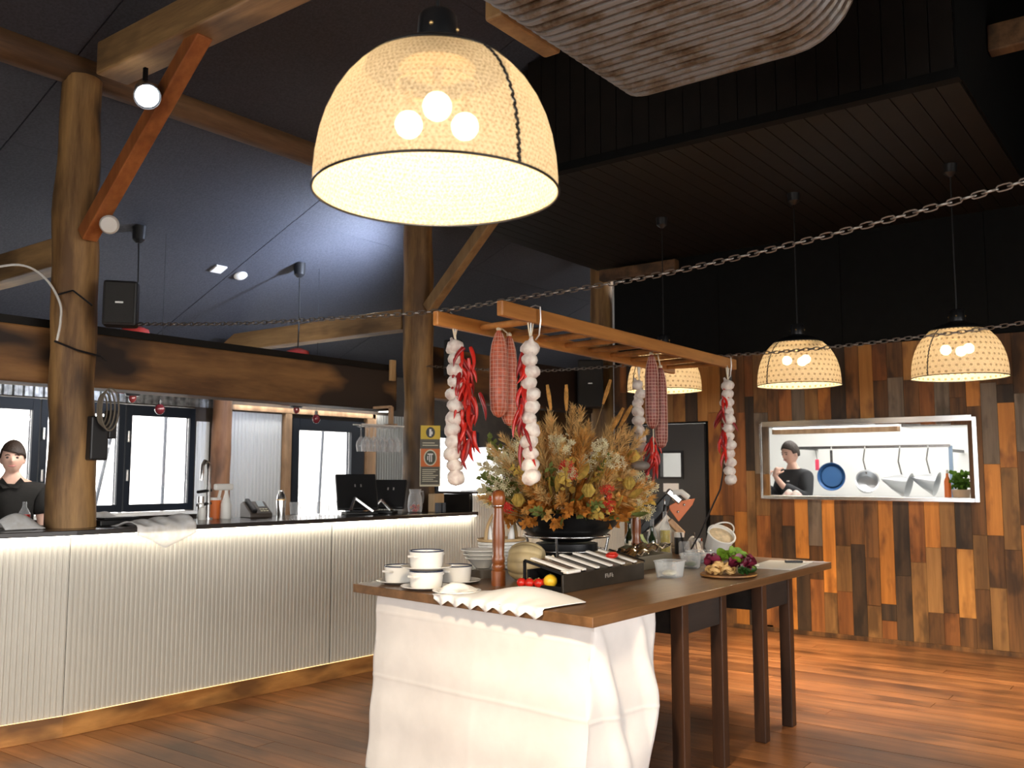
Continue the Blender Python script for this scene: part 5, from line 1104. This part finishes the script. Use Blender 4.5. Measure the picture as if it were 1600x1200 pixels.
def plume(base, d_, L_, fl0, fat, mat, n=240):
    b = MB(); p0 = Vector(base); up = Vector((0, 0, 1))
    for k in range(n):
        t_ = fl0 + (1 - fl0) * q.random(); p = p0 + d_ * (L_ * t_)
        f_ = math.sin(math.pi * min(1, (t_ - fl0) / (1 - fl0) * .85 + .12))
        o = Vector((q.gauss(0, 1), q.gauss(0, 1), q.gauss(0, 1))).normalized(); dd_ = (d_ * 1.2 + o * .9).normalized()
        tri(b, p + o * fat * f_ * q.random() * .5, dd_, fat * (.5 + f_) * q.uniform(.6, 1.2), .003, q)
    o_ = b.build('grass_plume', mat, fa); MB().tube([p0, p0 + d_ * L_ * .9], .0025, 5).build('stem', M['f_stem'], o_)
def wheat(base, d_, L_, ear):
    b = MB(); p0 = Vector(base); tip = p0 + d_ * L_; x_ = d_.orthogonal().normalized(); y_ = d_.cross(x_)
    n_ = 14
    for k in range(n_):
        p = tip - d_ * ear * (k / n_)
        for j in range(4):
            a_ = j * math.pi / 2 + k * .8; o = (x_ * math.cos(a_) + y_ * math.sin(a_)); sc_ = .45 + .55 * math.sin(math.pi * min(1, .15 + .85 * k / n_)); b.ball(p + o * .009 * sc_, (.006 * sc_, .006 * sc_, .013), 6, 4, d_.to_track_quat('Z', 'Y').to_matrix())
    o_ = b.build('wheat_ear', M['f_wheat'], fa, smooth=60); MB().tube([p0, tip - d_ * ear * .9], .002, 5).build('stem', M['f_stem'], o_)
def spray(c, r, mat, n, pet=.012, name='blossom_spray', five=True):
    b = MB(); c = Vector(c)
    for k in range(n):
        o = Vector((q.gauss(0, 1), q.gauss(0, 1), q.gauss(0, 1))); o = o.normalized() * r * q.random() ** .5; p = c + o; ax = (o.normalized() * .6 + VW * .8 + Vector((q.uniform(-.5, .5), q.uniform(-.5, .5), q.uniform(-.3, .6)))).normalized(); x_ = ax.orthogonal().normalized(); y_ = ax.cross(x_)
        for j in range(5):
            a_ = j * 1.257 + k; a2 = a_ + .5; u1 = x_ * math.cos(a_) + y_ * math.sin(a_); u2 = x_ * math.cos(a2) + y_ * math.sin(a2)
            b.add([p, p + u1 * pet + ax * pet * .3, p + (u1 + u2) * pet * .75 + ax * pet * .35, p + u2 * pet + ax * pet * .3], [(0, 1, 2, 3)])
    o_ = b.build(name, mat, fa)
    bs = MB()
    for k in range(4): bs.tube([c * .55 + Vector((0, 0, -.05)), c + Vector((q.gauss(0, r * .5), q.gauss(0, r * .5), q.gauss(0, r * .5)))], .002, 4)
    bs.build('stem', M['f_stem'], o_); return o_
def bigleaf(c, d_, L_, w, mat, name='dry_leaf', curl=.25):
    c = Vector(c); d_ = Vector(d_).normalized(); s_ = d_.cross(Vector((q.uniform(-1, 1), q.uniform(-1, 1), q.uniform(-1, 1)))); s_ = s_.normalized() if s_.length > 1e-3 else d_.orthogonal(); n_ = s_.cross(d_)
    f_ = lambda u, v: c + d_ * (L_ * v) + s_ * ((u - .5) * 2 * w * math.sin(math.pi * min(1, v * .92 + .06)) ** .8) + n_ * (curl * L_ * v * v + .25 * w * abs(2 * u - 1))
    return MB().grid(f_, 4, 6).build(name, mat, fa, smooth=70)
def twig(c, d_, L_, mat, n, lw=.012, ll=.045, name='leafy_twig'):
    b = MB(); c = Vector(c); d_ = Vector(d_).normalized()
    for k in range(n):
        t_ = .25 + .75 * k / n; o = Vector((q.gauss(0, 1), q.gauss(0, 1), q.gauss(0, 1))).normalized(); dd_ = (d_ * .7 + o).normalized(); p = c + d_ * L_ * t_; s_ = dd_.cross(VW + Vector((0, 0, q.uniform(-.5, .5)))); s_ = s_.normalized() * lw
        m_ = p + dd_ * ll * .5; b.add([p, m_ + s_, p + dd_ * ll, m_ - s_], [(0, 1, 2, 3)])
    o_ = b.build(name, mat, fa); MB().tube([c, c + d_ * L_], .0025, 4).build('stem', M['f_stem'], o_)
def P_(r, u, f=0): return RT * r + Vector((0, 0, u)) - VW * f
# upright plumes and wheat (r = right of centre, u = up from bowl rim, f = away from the camera)
for r_, el, L_, f_ in [(-.08, 92, .70, .04), (.02, 86, .74, .05), (.05, 84, .72, .0), (-.02, 95, .66, -.05), (.08, 80, .64, .08), (-.05, 88, .60, .1), (-.10, 97, .62, 0)]:
    plume(P_(r_ * .8 - .02, -.05, f_), dirto(R(q.uniform(-20, 20)), 0) * math.cos(R(el)) + Vector((0, 0, 1)) * math.sin(R(el)) + VW * q.uniform(-.05, .12), L_, .5, .055, M['f_pampas'], 260)
for a_, L_ in [(55, .70), (49, .74), (60, .68), (43, .62), (38, .54), (66, .70)]: plume(P_(.02, -.04, q.uniform(-.05, .05)), (RT * math.cos(R(a_)) + Vector((0, 0, math.sin(R(a_)))) + VW * q.uniform(-.1, .2)).normalized(), L_, .5, .05, M['f_pampas'], 240)
for a_, L_ in [(126, .66), (135, .66), (118, .66), (150, .54), (108, .66)]: plume(P_(-.02, -.04, q.uniform(-.05, .05)), (RT * math.cos(R(a_)) + Vector((0, 0, math.sin(R(a_)))) + VW * q.uniform(-.1, .2)).normalized(), L_, .5, .055, M['f_pampas'], 240)
for a_, L_ in [(98, .83), (72, .90), (90, .82), (60, .80), (63, .76)]: wheat(P_(0, -.03, q.uniform(-.06, .02)), (RT * math.cos(R(a_)) + Vector((0, 0, math.sin(R(a_)))) + VW * q.uniform(-.05, .1)).normalized(), L_, .15)
# rounded head of the bouquet
def dome(n, fn, rmin=.26, rmax=.48, elmin=-8, elmax=75):
    for k in range(n):
        az = q.uniform(0, 2 * math.pi); el = R(q.uniform(elmin, elmax)); d_ = (RT * math.cos(az) * math.cos(el) + VW * math.sin(az) * math.cos(el) + Vector((0, 0, math.sin(el)))); r_ = q.uniform(rmin, rmax)
        fn(Vector((d_.x * r_ * 1.18, d_.y * r_ * 1.18, d_.z * r_ * .98 + .02)), d_, k)
dome(44, lambda p, d_, k: spray(p, .06, M['f_white'], 34, .013), .30, .50, 5, 62)
dome(54, lambda p, d_, k: plume(p * .45, (d_ + Vector((0, 0, .3))).normalized(), .34, .3, .045, M['f_pampas'] if k % 2 else M['f_wheat'], 150), .3, .48, 0, 75)
dome(44, lambda p, d_, k: bigleaf(p * .8, d_ + Vector((q.uniform(-.6, .6), q.uniform(-.6, .6), q.uniform(-.3, .5))), q.uniform(.09, .16), q.uniform(.018, .032), M['f_yellow'] if k % 3 else M['f_green']), .28, .46, -5, 65)
dome(34, lambda p, d_, k: twig(p * .55, d_ + Vector((0, 0, .15)), .24, M['f_green'] if k % 2 else M['f_yellow'], 22), .3, .48, -5, 55)
dome(40, lambda p, d_, k: bigleaf(p, d_ + Vector((q.uniform(-.8, .8), q.uniform(-.8, .8), q.uniform(-.3, .8))), q.uniform(.10, .15), q.uniform(.025, .04), M['f_rust'] if k % 3 else M['f_yellow']), .08, .26, 0, 50)
dome(10, lambda p, d_, k: spray(p, .04, M['f_red'], 18, .013, 'red_blossom'), .36, .50, 5, 50)
# rust coloured skirt hanging over the bowl rim
for k in range(150):
    az = 2 * math.pi * k / 150 + q.uniform(-.05, .05); d_ = RT * math.cos(az) + VW * math.sin(az); r_ = q.uniform(.22, .36)
    if k % 2: twig(d_ * r_ * .8 + Vector((0, 0, q.uniform(-.02, .10))), d_ + Vector((0, 0, q.uniform(-.45, .30))), .17, M['f_rust'] if k % 5 else M['f_wheat'], 24, .013, .042, 'rust_twig')
    else: bigleaf(d_ * r_ + Vector((0, 0, q.uniform(-.03, .07))), d_ + Vector((q.uniform(-.5, .5), q.uniform(-.5, .5), q.uniform(-.5, .4))), q.uniform(.06, .11), q.uniform(.014, .026), M['f_rust'] if k % 4 else M['f_green'], 'rust_leaf')
# green-white eucalyptus sprays leaning out left, pale pods right
for k in range(6): twig(P_(-.22, .12 + .03 * k, -.1 + .04 * k), -RT * 1.0 + Vector((0, 0, .15 + .12 * k)), .30 + .02 * (k % 3), M['f_green'] if k % 2 else M['f_white'], 26, .014, .05)
for k in range(4): spray(P_(-.50 + .03 * k, .10 + .08 * k, -.05), .06, M['f_white'], 34, .012)
for k in range(4): spray(P_(.48 - .03 * k, .02 + .09 * k, -.05), .055, M['f_white'], 30, .012)
for (r_, u_, f_) in [(.36, .16, -.2), (.40, .32, -.12), (-.30, .06, -.3), (.10, .12, -.42)]:
    o_ = MB()
    for j in range(12):
        a_ = j * .524; pp = P_(r_, u_, f_); x_ = Vector((math.cos(a_), math.sin(a_), 0)); o_.tube([pp + x_ * .012, pp + x_ * .032 + Vector((0, 0, .035)), pp + x_ * .018 + Vector((0, 0, .075))], [.006, .012, .002], 5)
    o_.build('protea_head', M['f_yellow'], fa, smooth=50)
MB().ball(P_(.44, .30, -.12), (.06, .06, .03), 16, 10).build('seed_pod', pm('grey_pod', (.24, .20, .17), .6, 0, .3, 20, .2), fa, smooth=60)
# dark soil-like floral foam in the bowl keeps the stems upright
MB().lathe([(.001, .0), (.30, -.01), (.31, -.03), (.24, -.08), (.001, -.09)], 32).build('floral_foam', M['dkgreen'], fa)
# ================================================================ KITCHEN BEHIND THE HATCH
kw = pm('kitchen_white', (.80, .80, .77), .5)
slab('wall_kitchen', [(10.9, 11.0, .2, 5.0, 0, 2.7), (8.58, 11.0, .1, .2, 0, 2.7), (8.58, 11.0, 5.0, 5.1, 0, 3.5)], kw, 'bright white kitchen wall behind the hatch')
slab('ceiling_kitchen', [(8.58, 11.0, .1, 5.1, 2.7, 2.78)], kw)
slab('floor_kitchen', [(8.58, 10.9, .2, 5.0, -.012, -.001)], pm('kitchen_floor', (.4, .4, .4), .5))
t = thing('kitchen_light', 'long fluorescent light fitting inside the kitchen', 'light', (9.6, 3.08, 1.87))
MB().box(-.05, .05, -.64, .64, 0, .05).build('housing', M['stud'], t); MB().box(-.045, .045, -.63, .63, .055, .075).build('tube', M['tubelight'], t)
for s_ in (-.6, .6): MB().tube([(0, s_, .05), (0, s_, .83)], .005, 5).build('hanger_rod', M['steel'], t)
t = thing('added_panel_light', 'added unseen ceiling light panel in the kitchen', 'light', (9.7, 2.6, 2.69)); MB().box(-.5, .5, -1.3, 1.3, -.03, 0).build('panel', M['tubelight'], t)  # panel out of view, added to light the kitchen
MB().box(-.53, .53, -1.33, 1.33, -.02, .005).build('frame', M['white'], t)
area('added_kitchen_light', (9.7, 2.6, 2.64), (0, 0, 0), 1.0, 2.6, 34, (1, .97, .93))  # gives the light of the added panel
t = thing('steel_hood', 'grey steel extractor edge at the top right of the hatch', 'hood', (9.6, 2.05, 1.90)); MB().box(-.2, .2, -.5, .32, 0, .08).build('hood_body', M['steel'], t, bevel=.01); MB().tube([(0, 0, .08), (0, 0, .80)], .09, 16).build('flue', M['steel'], t, smooth=40)
t = thing('pot_rail', 'blue-grey steel pot rail across the kitchen', 'rail', (10.3, 3.12, 1.74)); MB().bar((0, -1.0, 0), (0, .60, 0), .05, .03).build('rail', M['steel'], t); MB().bar((0, -1.0, 0), (0, -1.0, -.9), .035).build('upright', pm('rail_blue', (.20, .27, .36), .4), t)
MB().bar((0, -1.0, -.05), (.58, -1.0, -.05), .03).build('wall_arm', M['blackmetal'], t); MB().bar((0, .58, .0), (.58, .58, .0), .03).build('wall_arm', M['blackmetal'], t)
MB().bar((0, -1.0, -.9), (.58, -1.0, -.9), .03).build('wall_arm', M['blackmetal'], t)
# blue frying pan
def hang(name, label, cat, loc, group=None): return thing(name, label, cat, loc, 0, group)
t = hang('frying_pan', 'blue enamel frying pan hanging on the kitchen wall', 'pan', (10.27, 3.33, 1.42)); rx = Matrix.Rotation(R(-90), 3, 'Y')
MB().lathe([(.001, -.02), (.12, -.02), (.155, .03), (.15, .03), (.118, -.012), (.001, -.012)], 36, M=rx).build('pan_body', M['bluepan'], t, smooth=40); MB().lathe([(.001, .012), (.112, .012)], 32, M=rx).build('pan_inside', pm('pan_inside', (.05, .13, .30), .25), t)
MB().bar((0, 0, .15), (0, 0, .29), .028, .01).build('handle', M['steel'], t); MB().tube([(0, 0, .28), (0, 0, .33)], .004, 5).build('hook', M['wire'], t)
def pot(loc, kind, label, s=1.0):
    t = hang('hanging_pot', label, 'pot', loc, 'steel pots on the kitchen rail'); Mr = Matrix.Rotation(R(-72), 3, 'Y') @ Matrix.Rotation(R(20), 3, 'X')
    if kind == 'cone': pr = [(.004, -.20 * s), (.07 * s, -.08 * s), (.125 * s, .06 * s), (.13 * s, .065 * s), (.12 * s, .06 * s), (.06 * s, -.07 * s), (.003, -.18 * s)]
    else: pr = [(.001, -.10 * s), (.10 * s, -.09 * s), (.115 * s, .06 * s), (.122 * s, .065 * s), (.108 * s, .06 * s), (.095 * s, -.08 * s), (.001, -.09 * s)]
    if kind == 'cone': Mr = Matrix.Rotation(R(105), 3, 'X')
    MB().lathe(pr, 28, M=Mr).build('vessel', pm('bright_steel', (.62, .64, .66), .3, .85), t, smooth=50)
    MB().tube([(0, 0, .09 * s), (.0, .03, .24), (0, .01, 1.72 - loc[2])], .009, 6).build('handle', M['steel'], t)
    MB().tube([(0, .01, 1.72 - loc[2]), (0, .01, 1.745 - loc[2])], .004, 5).build('hook', M['wire'], t)
pot((10.27, 2.96, 1.36), 'pot', 'steel ladle pot left of the conical strainer'); pot((10.27, 2.60, 1.34), 'cone', 'grey conical strainer hanging in the kitchen middle', 1.1); pot((10.27, 2.32, 1.36), 'cone', 'bright conical strainer near the kitchen plant', 1.0)
# thermometer / red tag
tag(MB().box(-.01, .01, -.02, .02, -.06, .06).build('red_tag', pm('pink_red', (.70, .06, .12), .5), bevel=.004, loc=(10.3, 3.50, 1.55)), 'small red tag hanging left of the blue pan', 'tag')
tag(MB().tube([(0, 0, 0), (0, .02, .13)], .003, 5).build('tag_string', M['blackplastic'], loc=(10.3, 3.50, 1.61)), 'dark string above the red tag', 'string')
# herb box, orange bottle
t = thing('herb_box', 'paper wrapped green herb plant on the hatch sill at right', 'plant', (8.75, 1.73, 1.215))
MB().lathe([(.001, 0), (.06, 0), (.075, .10), (.07, .10), (.055, .01)], 20).build('paper_pot', pm('kraft_paper', (.55, .40, .28), .8), t, smooth=40)
for k in range(46):
    a_ = q.uniform(0, 6.28); r_ = q.uniform(0, .085); o_ = leaff((r_ * math.cos(a_), r_ * math.sin(a_), .10 + q.uniform(0, .14)), .05, leafm('herb', (.10, .20, .03)) if k == 0 else bpy.data.materials['herb'], 'herb_leaf', 300 + k, t)
for k in range(5): MB().tube([(0, 0, .02), (q.uniform(-.05, .05), q.uniform(-.05, .05), .19)], .003, 5).build('stem', M['dkgreen'], t)
t = thing('sauce_bottle', 'orange sauce bottle beside the herb plant', 'bottle', (8.76, 1.84, 1.215)); MB().lathe([(.001, 0), (.028, 0), (.028, .17), (.012, .21), (.010, .24)], 16).build('body', M['orange'], t, smooth=40); MB().lathe([(.012, .24), (.010, .27), (.001, .27)], 12).build('cap', M['whiteplastic'], t)
slab('kitchen_bench', [(8.60, 8.95, .25, 4.9, 1.15, 1.214)], M['steel'], 'steel bench behind the hatch')
slab('kitchen_bench_base', [(8.64, 8.9, .25, 4.9, 0, 1.149)], kw)
o = MB().grid(lambda u, v: (8.68 + .16 * v, 3.10 + .26 * u, 1.217 + .07 * math.sin(math.pi * u) * math.sin(math.pi * v) * (1 + .4 * math.sin(17 * u + 6 * v))), 20, 12).build('meat_heap', pm('pink_meat', (.75, .48, .42), .5, 0, 0, 30, .3, (.80, .74, .68)), smooth=60); tag(o, 'heap of pink and white food in front of the chef', 'food')
# ================================================================ PEOPLE
def skinned(name, V, E, Rr, root, mat, parent, sub=2, extra=None, remesh=0):
    me = bpy.data.meshes.new(name); me.from_pydata(V, E, []); o = bpy.data.objects.new(name, me); C.objects.link(o)
    m = o.modifiers.new('skin', 'SKIN'); m.use_smooth_shade = True
    for i, r_ in enumerate(Rr):
        sv = me.skin_vertices[0].data[i]; sv.radius = r_ if isinstance(r_, tuple) else (r_, r_); sv.use_root = (i == root)
    s_ = o.modifiers.new('sub', 'SUBSURF'); s_.levels = sub; s_.render_levels = sub
    dg = bpy.context.evaluated_depsgraph_get(); dg.update(); ev = o.evaluated_get(dg); m2 = bpy.data.meshes.new_from_object(ev)
    bpy.data.objects.remove(o)
    if extra:
        bm = bmesh.new(); bm.from_mesh(m2)
        for x_ in extra: bm.from_mesh(x_)
        bm.to_mesh(m2); bm.free()
    for p in m2.polygons: p.use_smooth = True
    m2.materials.clear(); m2.materials.append(mat); m2.name = name
    o = bpy.data.objects.new(name, m2); C.objects.link(o); o.parent = parent
    if remesh:
        r_ = o.modifiers.new('remesh', 'REMESH'); r_.mode = 'VOXEL'; r_.voxel_size = remesh; r_.use_smooth_shade = True
        k = o.modifiers.new('smooth', 'SMOOTH'); k.iterations = 3; k.factor = .5
    return o
def headmesh(c, Rm, s=1.0):
    """a head facing -Y about centre c"""
    def f(u, v):
        a_ = 2 * math.pi * u; ph = math.pi * v; x_ = math.sin(ph) * math.cos(a_); y_ = math.sin(ph) * math.sin(a_); z_ = -math.cos(ph)
        wx = .076 * (1 - .30 * max(0, -z_ - .1) ** 1.2); wy = .094 * (1 - .12 * max(0, -z_))
        p = Vector((x_ * wx, y_ * wy, z_ * .117))
        fr = max(0, -y_)
        p.y -= fr * (.010 * math.exp(-((z_ + .75) / .22) ** 2))                                  # chin
        p.y -= .024 * math.exp(-((x_) / .16) ** 2 - ((z_ + .18) / .17) ** 2) * (1 if y_ < 0 else 0)    # nose
        p.y += .009 * math.exp(-((abs(x_) - .36) / .17) ** 2 - ((z_ - .04) / .12) ** 2) * (1 if y_ < 0 else 0)   # sockets
        return Vector(c) + Rm @ (p * s)
    b = MB().grid(f, 40, 32)
    for sx in (-1, 1): b.ball(Vector(c) + Rm @ Vector((sx * .077 * s, .008 * s, -.008 * s)), (.010 * s, .020 * s, .031 * s), 8, 6, Rm)
    return b
def face(c, Rm, parent, s=1.0, hairmat=None, fringe=True):
    W_ = lambda x_, y_, z_: Vector(c) + Rm @ (Vector((x_, y_, z_)) * s)
    for sx in (-1, 1):
        MB().ball(W_(sx * .029, -.0795, .005), (.0125 * s, .006 * s, .0075 * s), 10, 6, Rm).build('eye', M['eye'], parent, smooth=60)
        MB().tube([W_(sx * .014, -.086, .022), W_(sx * .03, -.086, .027), W_(sx * .046, -.076, .021)], .0038 * s, 5).build('eyebrow', M['hair'], parent, smooth=60)
    MB().tube([W_(-.025, -.082, -.052), W_(-.010, -.0905, -.056), W_(.010, -.0905, -.056), W_(.025, -.082, -.052)], [.003 * s, .006 * s, .006 * s, .003 * s], 6).build('lips', M['lips'], parent, smooth=60)
    def hf(u, v):
        a_ = 2 * math.pi * u; y0 = math.sin(a_); 
        lim = 1.10 if y0 > .25 else (.60 + (y0 + 1) * .25 if y0 < -.35 else .92)
        if fringe and y0 < -.35: lim = .74 + .09 * math.cos(a_)
        ph = v * lim * math.pi * .55; x_ = math.sin(ph) * math.cos(a_); y_ = math.sin(ph) * math.sin(a_); z_ = math.cos(ph)
        k_ = 1.055 + .012 * math.sin(a_ * 17 + v * 6)
        return W_(x_ * .079 * k_, y_ * .096 * k_ + .004, z_ * .122 * k_ + .002)
    MB().grid(hf, 56, 14).build('hair', hairmat or M['hair'], parent, smooth=70, solid=.008)
def handmesh(W0, Rm, curl=.6, s=1.0):
    """palm + five fingers, palm hangs along -Z from W0, fingers curl towards -Y"""
    b = MB(); T = lambda p: Vector(W0) + Rm @ (Vector(p) * s)
    b.tube([T((0, 0, .012)), T((0, 0, -.03)), T((0, -.004, -.075)), T((0, -.008, -.09))], [.022 * s, .033 * s, .036 * s, .026 * s], 8)
    for i, (x_, L_) in enumerate([(-.028, .068), (-.0095, .077), (.0095, .072), (.027, .058)]):
        p = Vector((x_, -.006, -.08)); pts = [T(p)]; an = .25
        for k in range(3):
            an += curl * (.8 if k else .5); p = p + Vector((0, -math.sin(an), -math.cos(an))) * L_ * (.42, .32, .26)[k]; pts.append(T(p))
        b.tube(pts, [.0095 * s, .009 * s, .008 * s, .006 * s], 7)
    b.tube([T((-.028, 0, -.025)), T((-.050, -.014, -.045)), T((-.052, -.032, -.068)), T((-.046, -.044, -.082))], [.012 * s, .0105 * s, .0095 * s, .007 * s], 7)
    return b
# --- barman (stands behind the bar, facing the camera), local frame faces -Y
bmn = thing('person', 'barman in black polo shirt with cream towel on one shoulder behind the bar', 'person', (3.0, 6.55, 0), R(-27))
I3 = Matrix.Identity(3)
hc = (0, -.015, 1.555)
Vb = [(0, 0, .90), (0, .01, 1.05), (0, .01, 1.22), (0, .015, 1.34), (0, .005, 1.42), (0, -.005, 1.50),
      (-.155, .015, 1.335), (-.20, .02, 1.14), (-.205, -.03, .96), (-.20, -.10, .86), (.155, .015, 1.335), (.205, .02, 1.14), (.215, -.03, .96), (.21, -.10, .86),
      (-.085, 0, .84), (-.09, -.01, .48), (-.095, .02, .09), (-.10, -.12, .04), (.085, 0, .84), (.09, -.01, .48), (.095, .02, .09), (.10, -.12, .04)]
Eb = [(0, 1), (1, 2), (2, 3), (3, 4), (4, 5), (3, 6), (6, 7), (7, 8), (8, 9), (3, 10), (10, 11), (11, 12), (12, 13), (0, 14), (14, 15), (15, 16), (16, 17), (0, 18), (18, 19), (19, 20), (20, 21)]
Rb = [(.13, .10), (.125, .095), (.14, .10), (.13, .09), .055, .052, .058, .044, .034, .027, .058, .044, .034, .027, .085, .055, .04, .03, .085, .055, .04, .03]
hm = headmesh(hc, I3, .95).mesh('h'); h1 = handmesh((-.20, -.10, .86), I3, .5).mesh('h'); h2 = handmesh((.21, -.10, .86), Matrix.Diagonal((-1, 1, 1)), .5).mesh('h')
skinned('body', Vb, Eb, Rb, 0, M['skin'], bmn, 2, [hm, h1, h2], .007)
face(hc, I3, bmn, .95)
Vs = [(0, 0, .86), (0, .01, 1.05), (0, .01, 1.22), (0, .015, 1.345), (0, .01, 1.405), (-.16, .015, 1.335), (-.205, .02, 1.16), (.16, .015, 1.335), (.205, .02, 1.16)]
Es = [(0, 1), (1, 2), (2, 3), (3, 4), (3, 5), (5, 6), (3, 7), (7, 8)]
skinned('shirt', Vs, Es, [(.155, .125), (.15, .12), (.162, .122), (.15, .11), .066, .074, .066, .074, .066], 0, M['shirt'], bmn, 2)
for s_ in (-1, 1): MB().add([(0, -.075, 1.355), (s_ * .055, -.062, 1.425), (s_ * .078, -.04, 1.395), (s_ * .045, -.092, 1.35)], [(0, 1, 2, 3)]).build('collar', M['shirt'], bmn, solid=.006)
Vt = [(-.085, 0, .90), (-.09, -.01, .48), (-.095, .02, .09), (.085, 0, .90), (.09, -.01, .48), (.095, .02, .09), (0, 0, .92)]
skinned('trousers', Vt, [(6, 0), (0, 1), (1, 2), (6, 3), (3, 4), (4, 5)], [.105, .075, .06, .105, .075, .06, (.135, .11)], 6, M['shirt'], bmn, 2)
MB().grid(lambda u, v: (-.185 + .12 * u + .01 * math.sin(6 * v), -.155 + .0 * u - .02 * math.sin(3 * v) + (.0 if v < .8 else (v - .8) * .8), 1.0 + .34 * min(v, .8) / .8 + (.0 if v < .8 else .03 * math.sin((v - .8) / .2 * math.pi))), 8, 24).build('shoulder_towel', M['towel'], bmn, smooth=70, solid=.012)
# --- chef seen through the hatch, turned to the left, hands near the face
chf = thing('person', 'chef in dark jacket raising hands near face inside the kitchen hatch', 'person', (9.32, 3.42, 0), R(-118))
Rh = Matrix.Rotation(R(12), 3, 'X'); hc2 = (0, -.03, 1.66)
Vc = [(0, 0, 1.0), (0, .01, 1.14), (0, .02, 1.30), (0, .02, 1.43), (0, .0, 1.51), (0, -.015, 1.59), (-.16, .02, 1.425), (-.23, -.03, 1.20), (-.12, -.24, 1.30), (-.07, -.30, 1.40), (.16, .02, 1.425), (.24, -.04, 1.20), (.14, -.25, 1.32), (.07, -.30, 1.43),
      (-.085, 0, .93), (-.09, -.01, .50), (-.095, .02, .09), (-.10, -.12, .04), (.085, 0, .93), (.09, -.01, .50), (.095, .02, .09), (.10, -.12, .04)]
hm = headmesh(hc2, Rh, .97).mesh('h'); Rhand = Matrix.Rotation(R(150), 3, 'X'); h1 = handmesh((-.07, -.30, 1.40), Rhand, .7).mesh('h'); h2 = handmesh((.07, -.30, 1.43), Rhand @ Matrix.Diagonal((-1, 1, 1)), .7).mesh('h')
skinned('body', Vc, Eb, Rb, 0, M['skin'], chf, 2, [hm, h1, h2], .007)
face(hc2, Rh, chf, .97, fringe=False)
Vs = [(0, 0, .95), (0, .01, 1.14), (0, .02, 1.30), (0, .02, 1.43), (0, .01, 1.50), (-.16, .02, 1.425), (-.23, -.03, 1.20), (-.115, -.245, 1.305), (.16, .02, 1.425), (.24, -.04, 1.20), (.135, -.255, 1.325), (-.175, -.135, 1.25), (.19, -.145, 1.26)]
skinned('jacket', Vs, [(0, 1), (1, 2), (2, 3), (3, 4), (3, 5), (5, 6), (6, 11), (11, 7), (3, 8), (8, 9), (9, 12), (12, 10)], [(.155, .125), (.15, .12), (.165, .125), (.15, .115), .07, .082, .07, .056, .082, .07, .056, .066, .066], 0, pm('chef_jacket', (.03, .032, .036), .8), chf, 2)
Vt = [(-.085, 0, .98), (-.09, -.01, .50), (-.095, .02, .09), (.085, 0, .98), (.09, -.01, .50), (.095, .02, .09), (0, 0, 1.0)]
skinned('trousers', Vt, [(6, 0), (0, 1), (1, 2), (6, 3), (3, 4), (4, 5)], [.105, .075, .06, .105, .075, .06, (.135, .11)], 6, M['shirt'], chf, 2)
MB().box(.05, .085, -.131, -.126, 1.37, 1.385).build('chest_mark', M['paper'], chf)
tag(MB().grid(lambda u, v: (9.0 + .05 * math.sin(5 * u), 3.72 + .11 * u, 1.38 + .22 * v + .01 * math.sin(9 * u)), 10, 10).build('white_bag', clear('milky_bag', (.85, .85, .90), .4, .4), smooth=70, solid=.05), 'pale translucent bag held in front of the chef', 'bag')
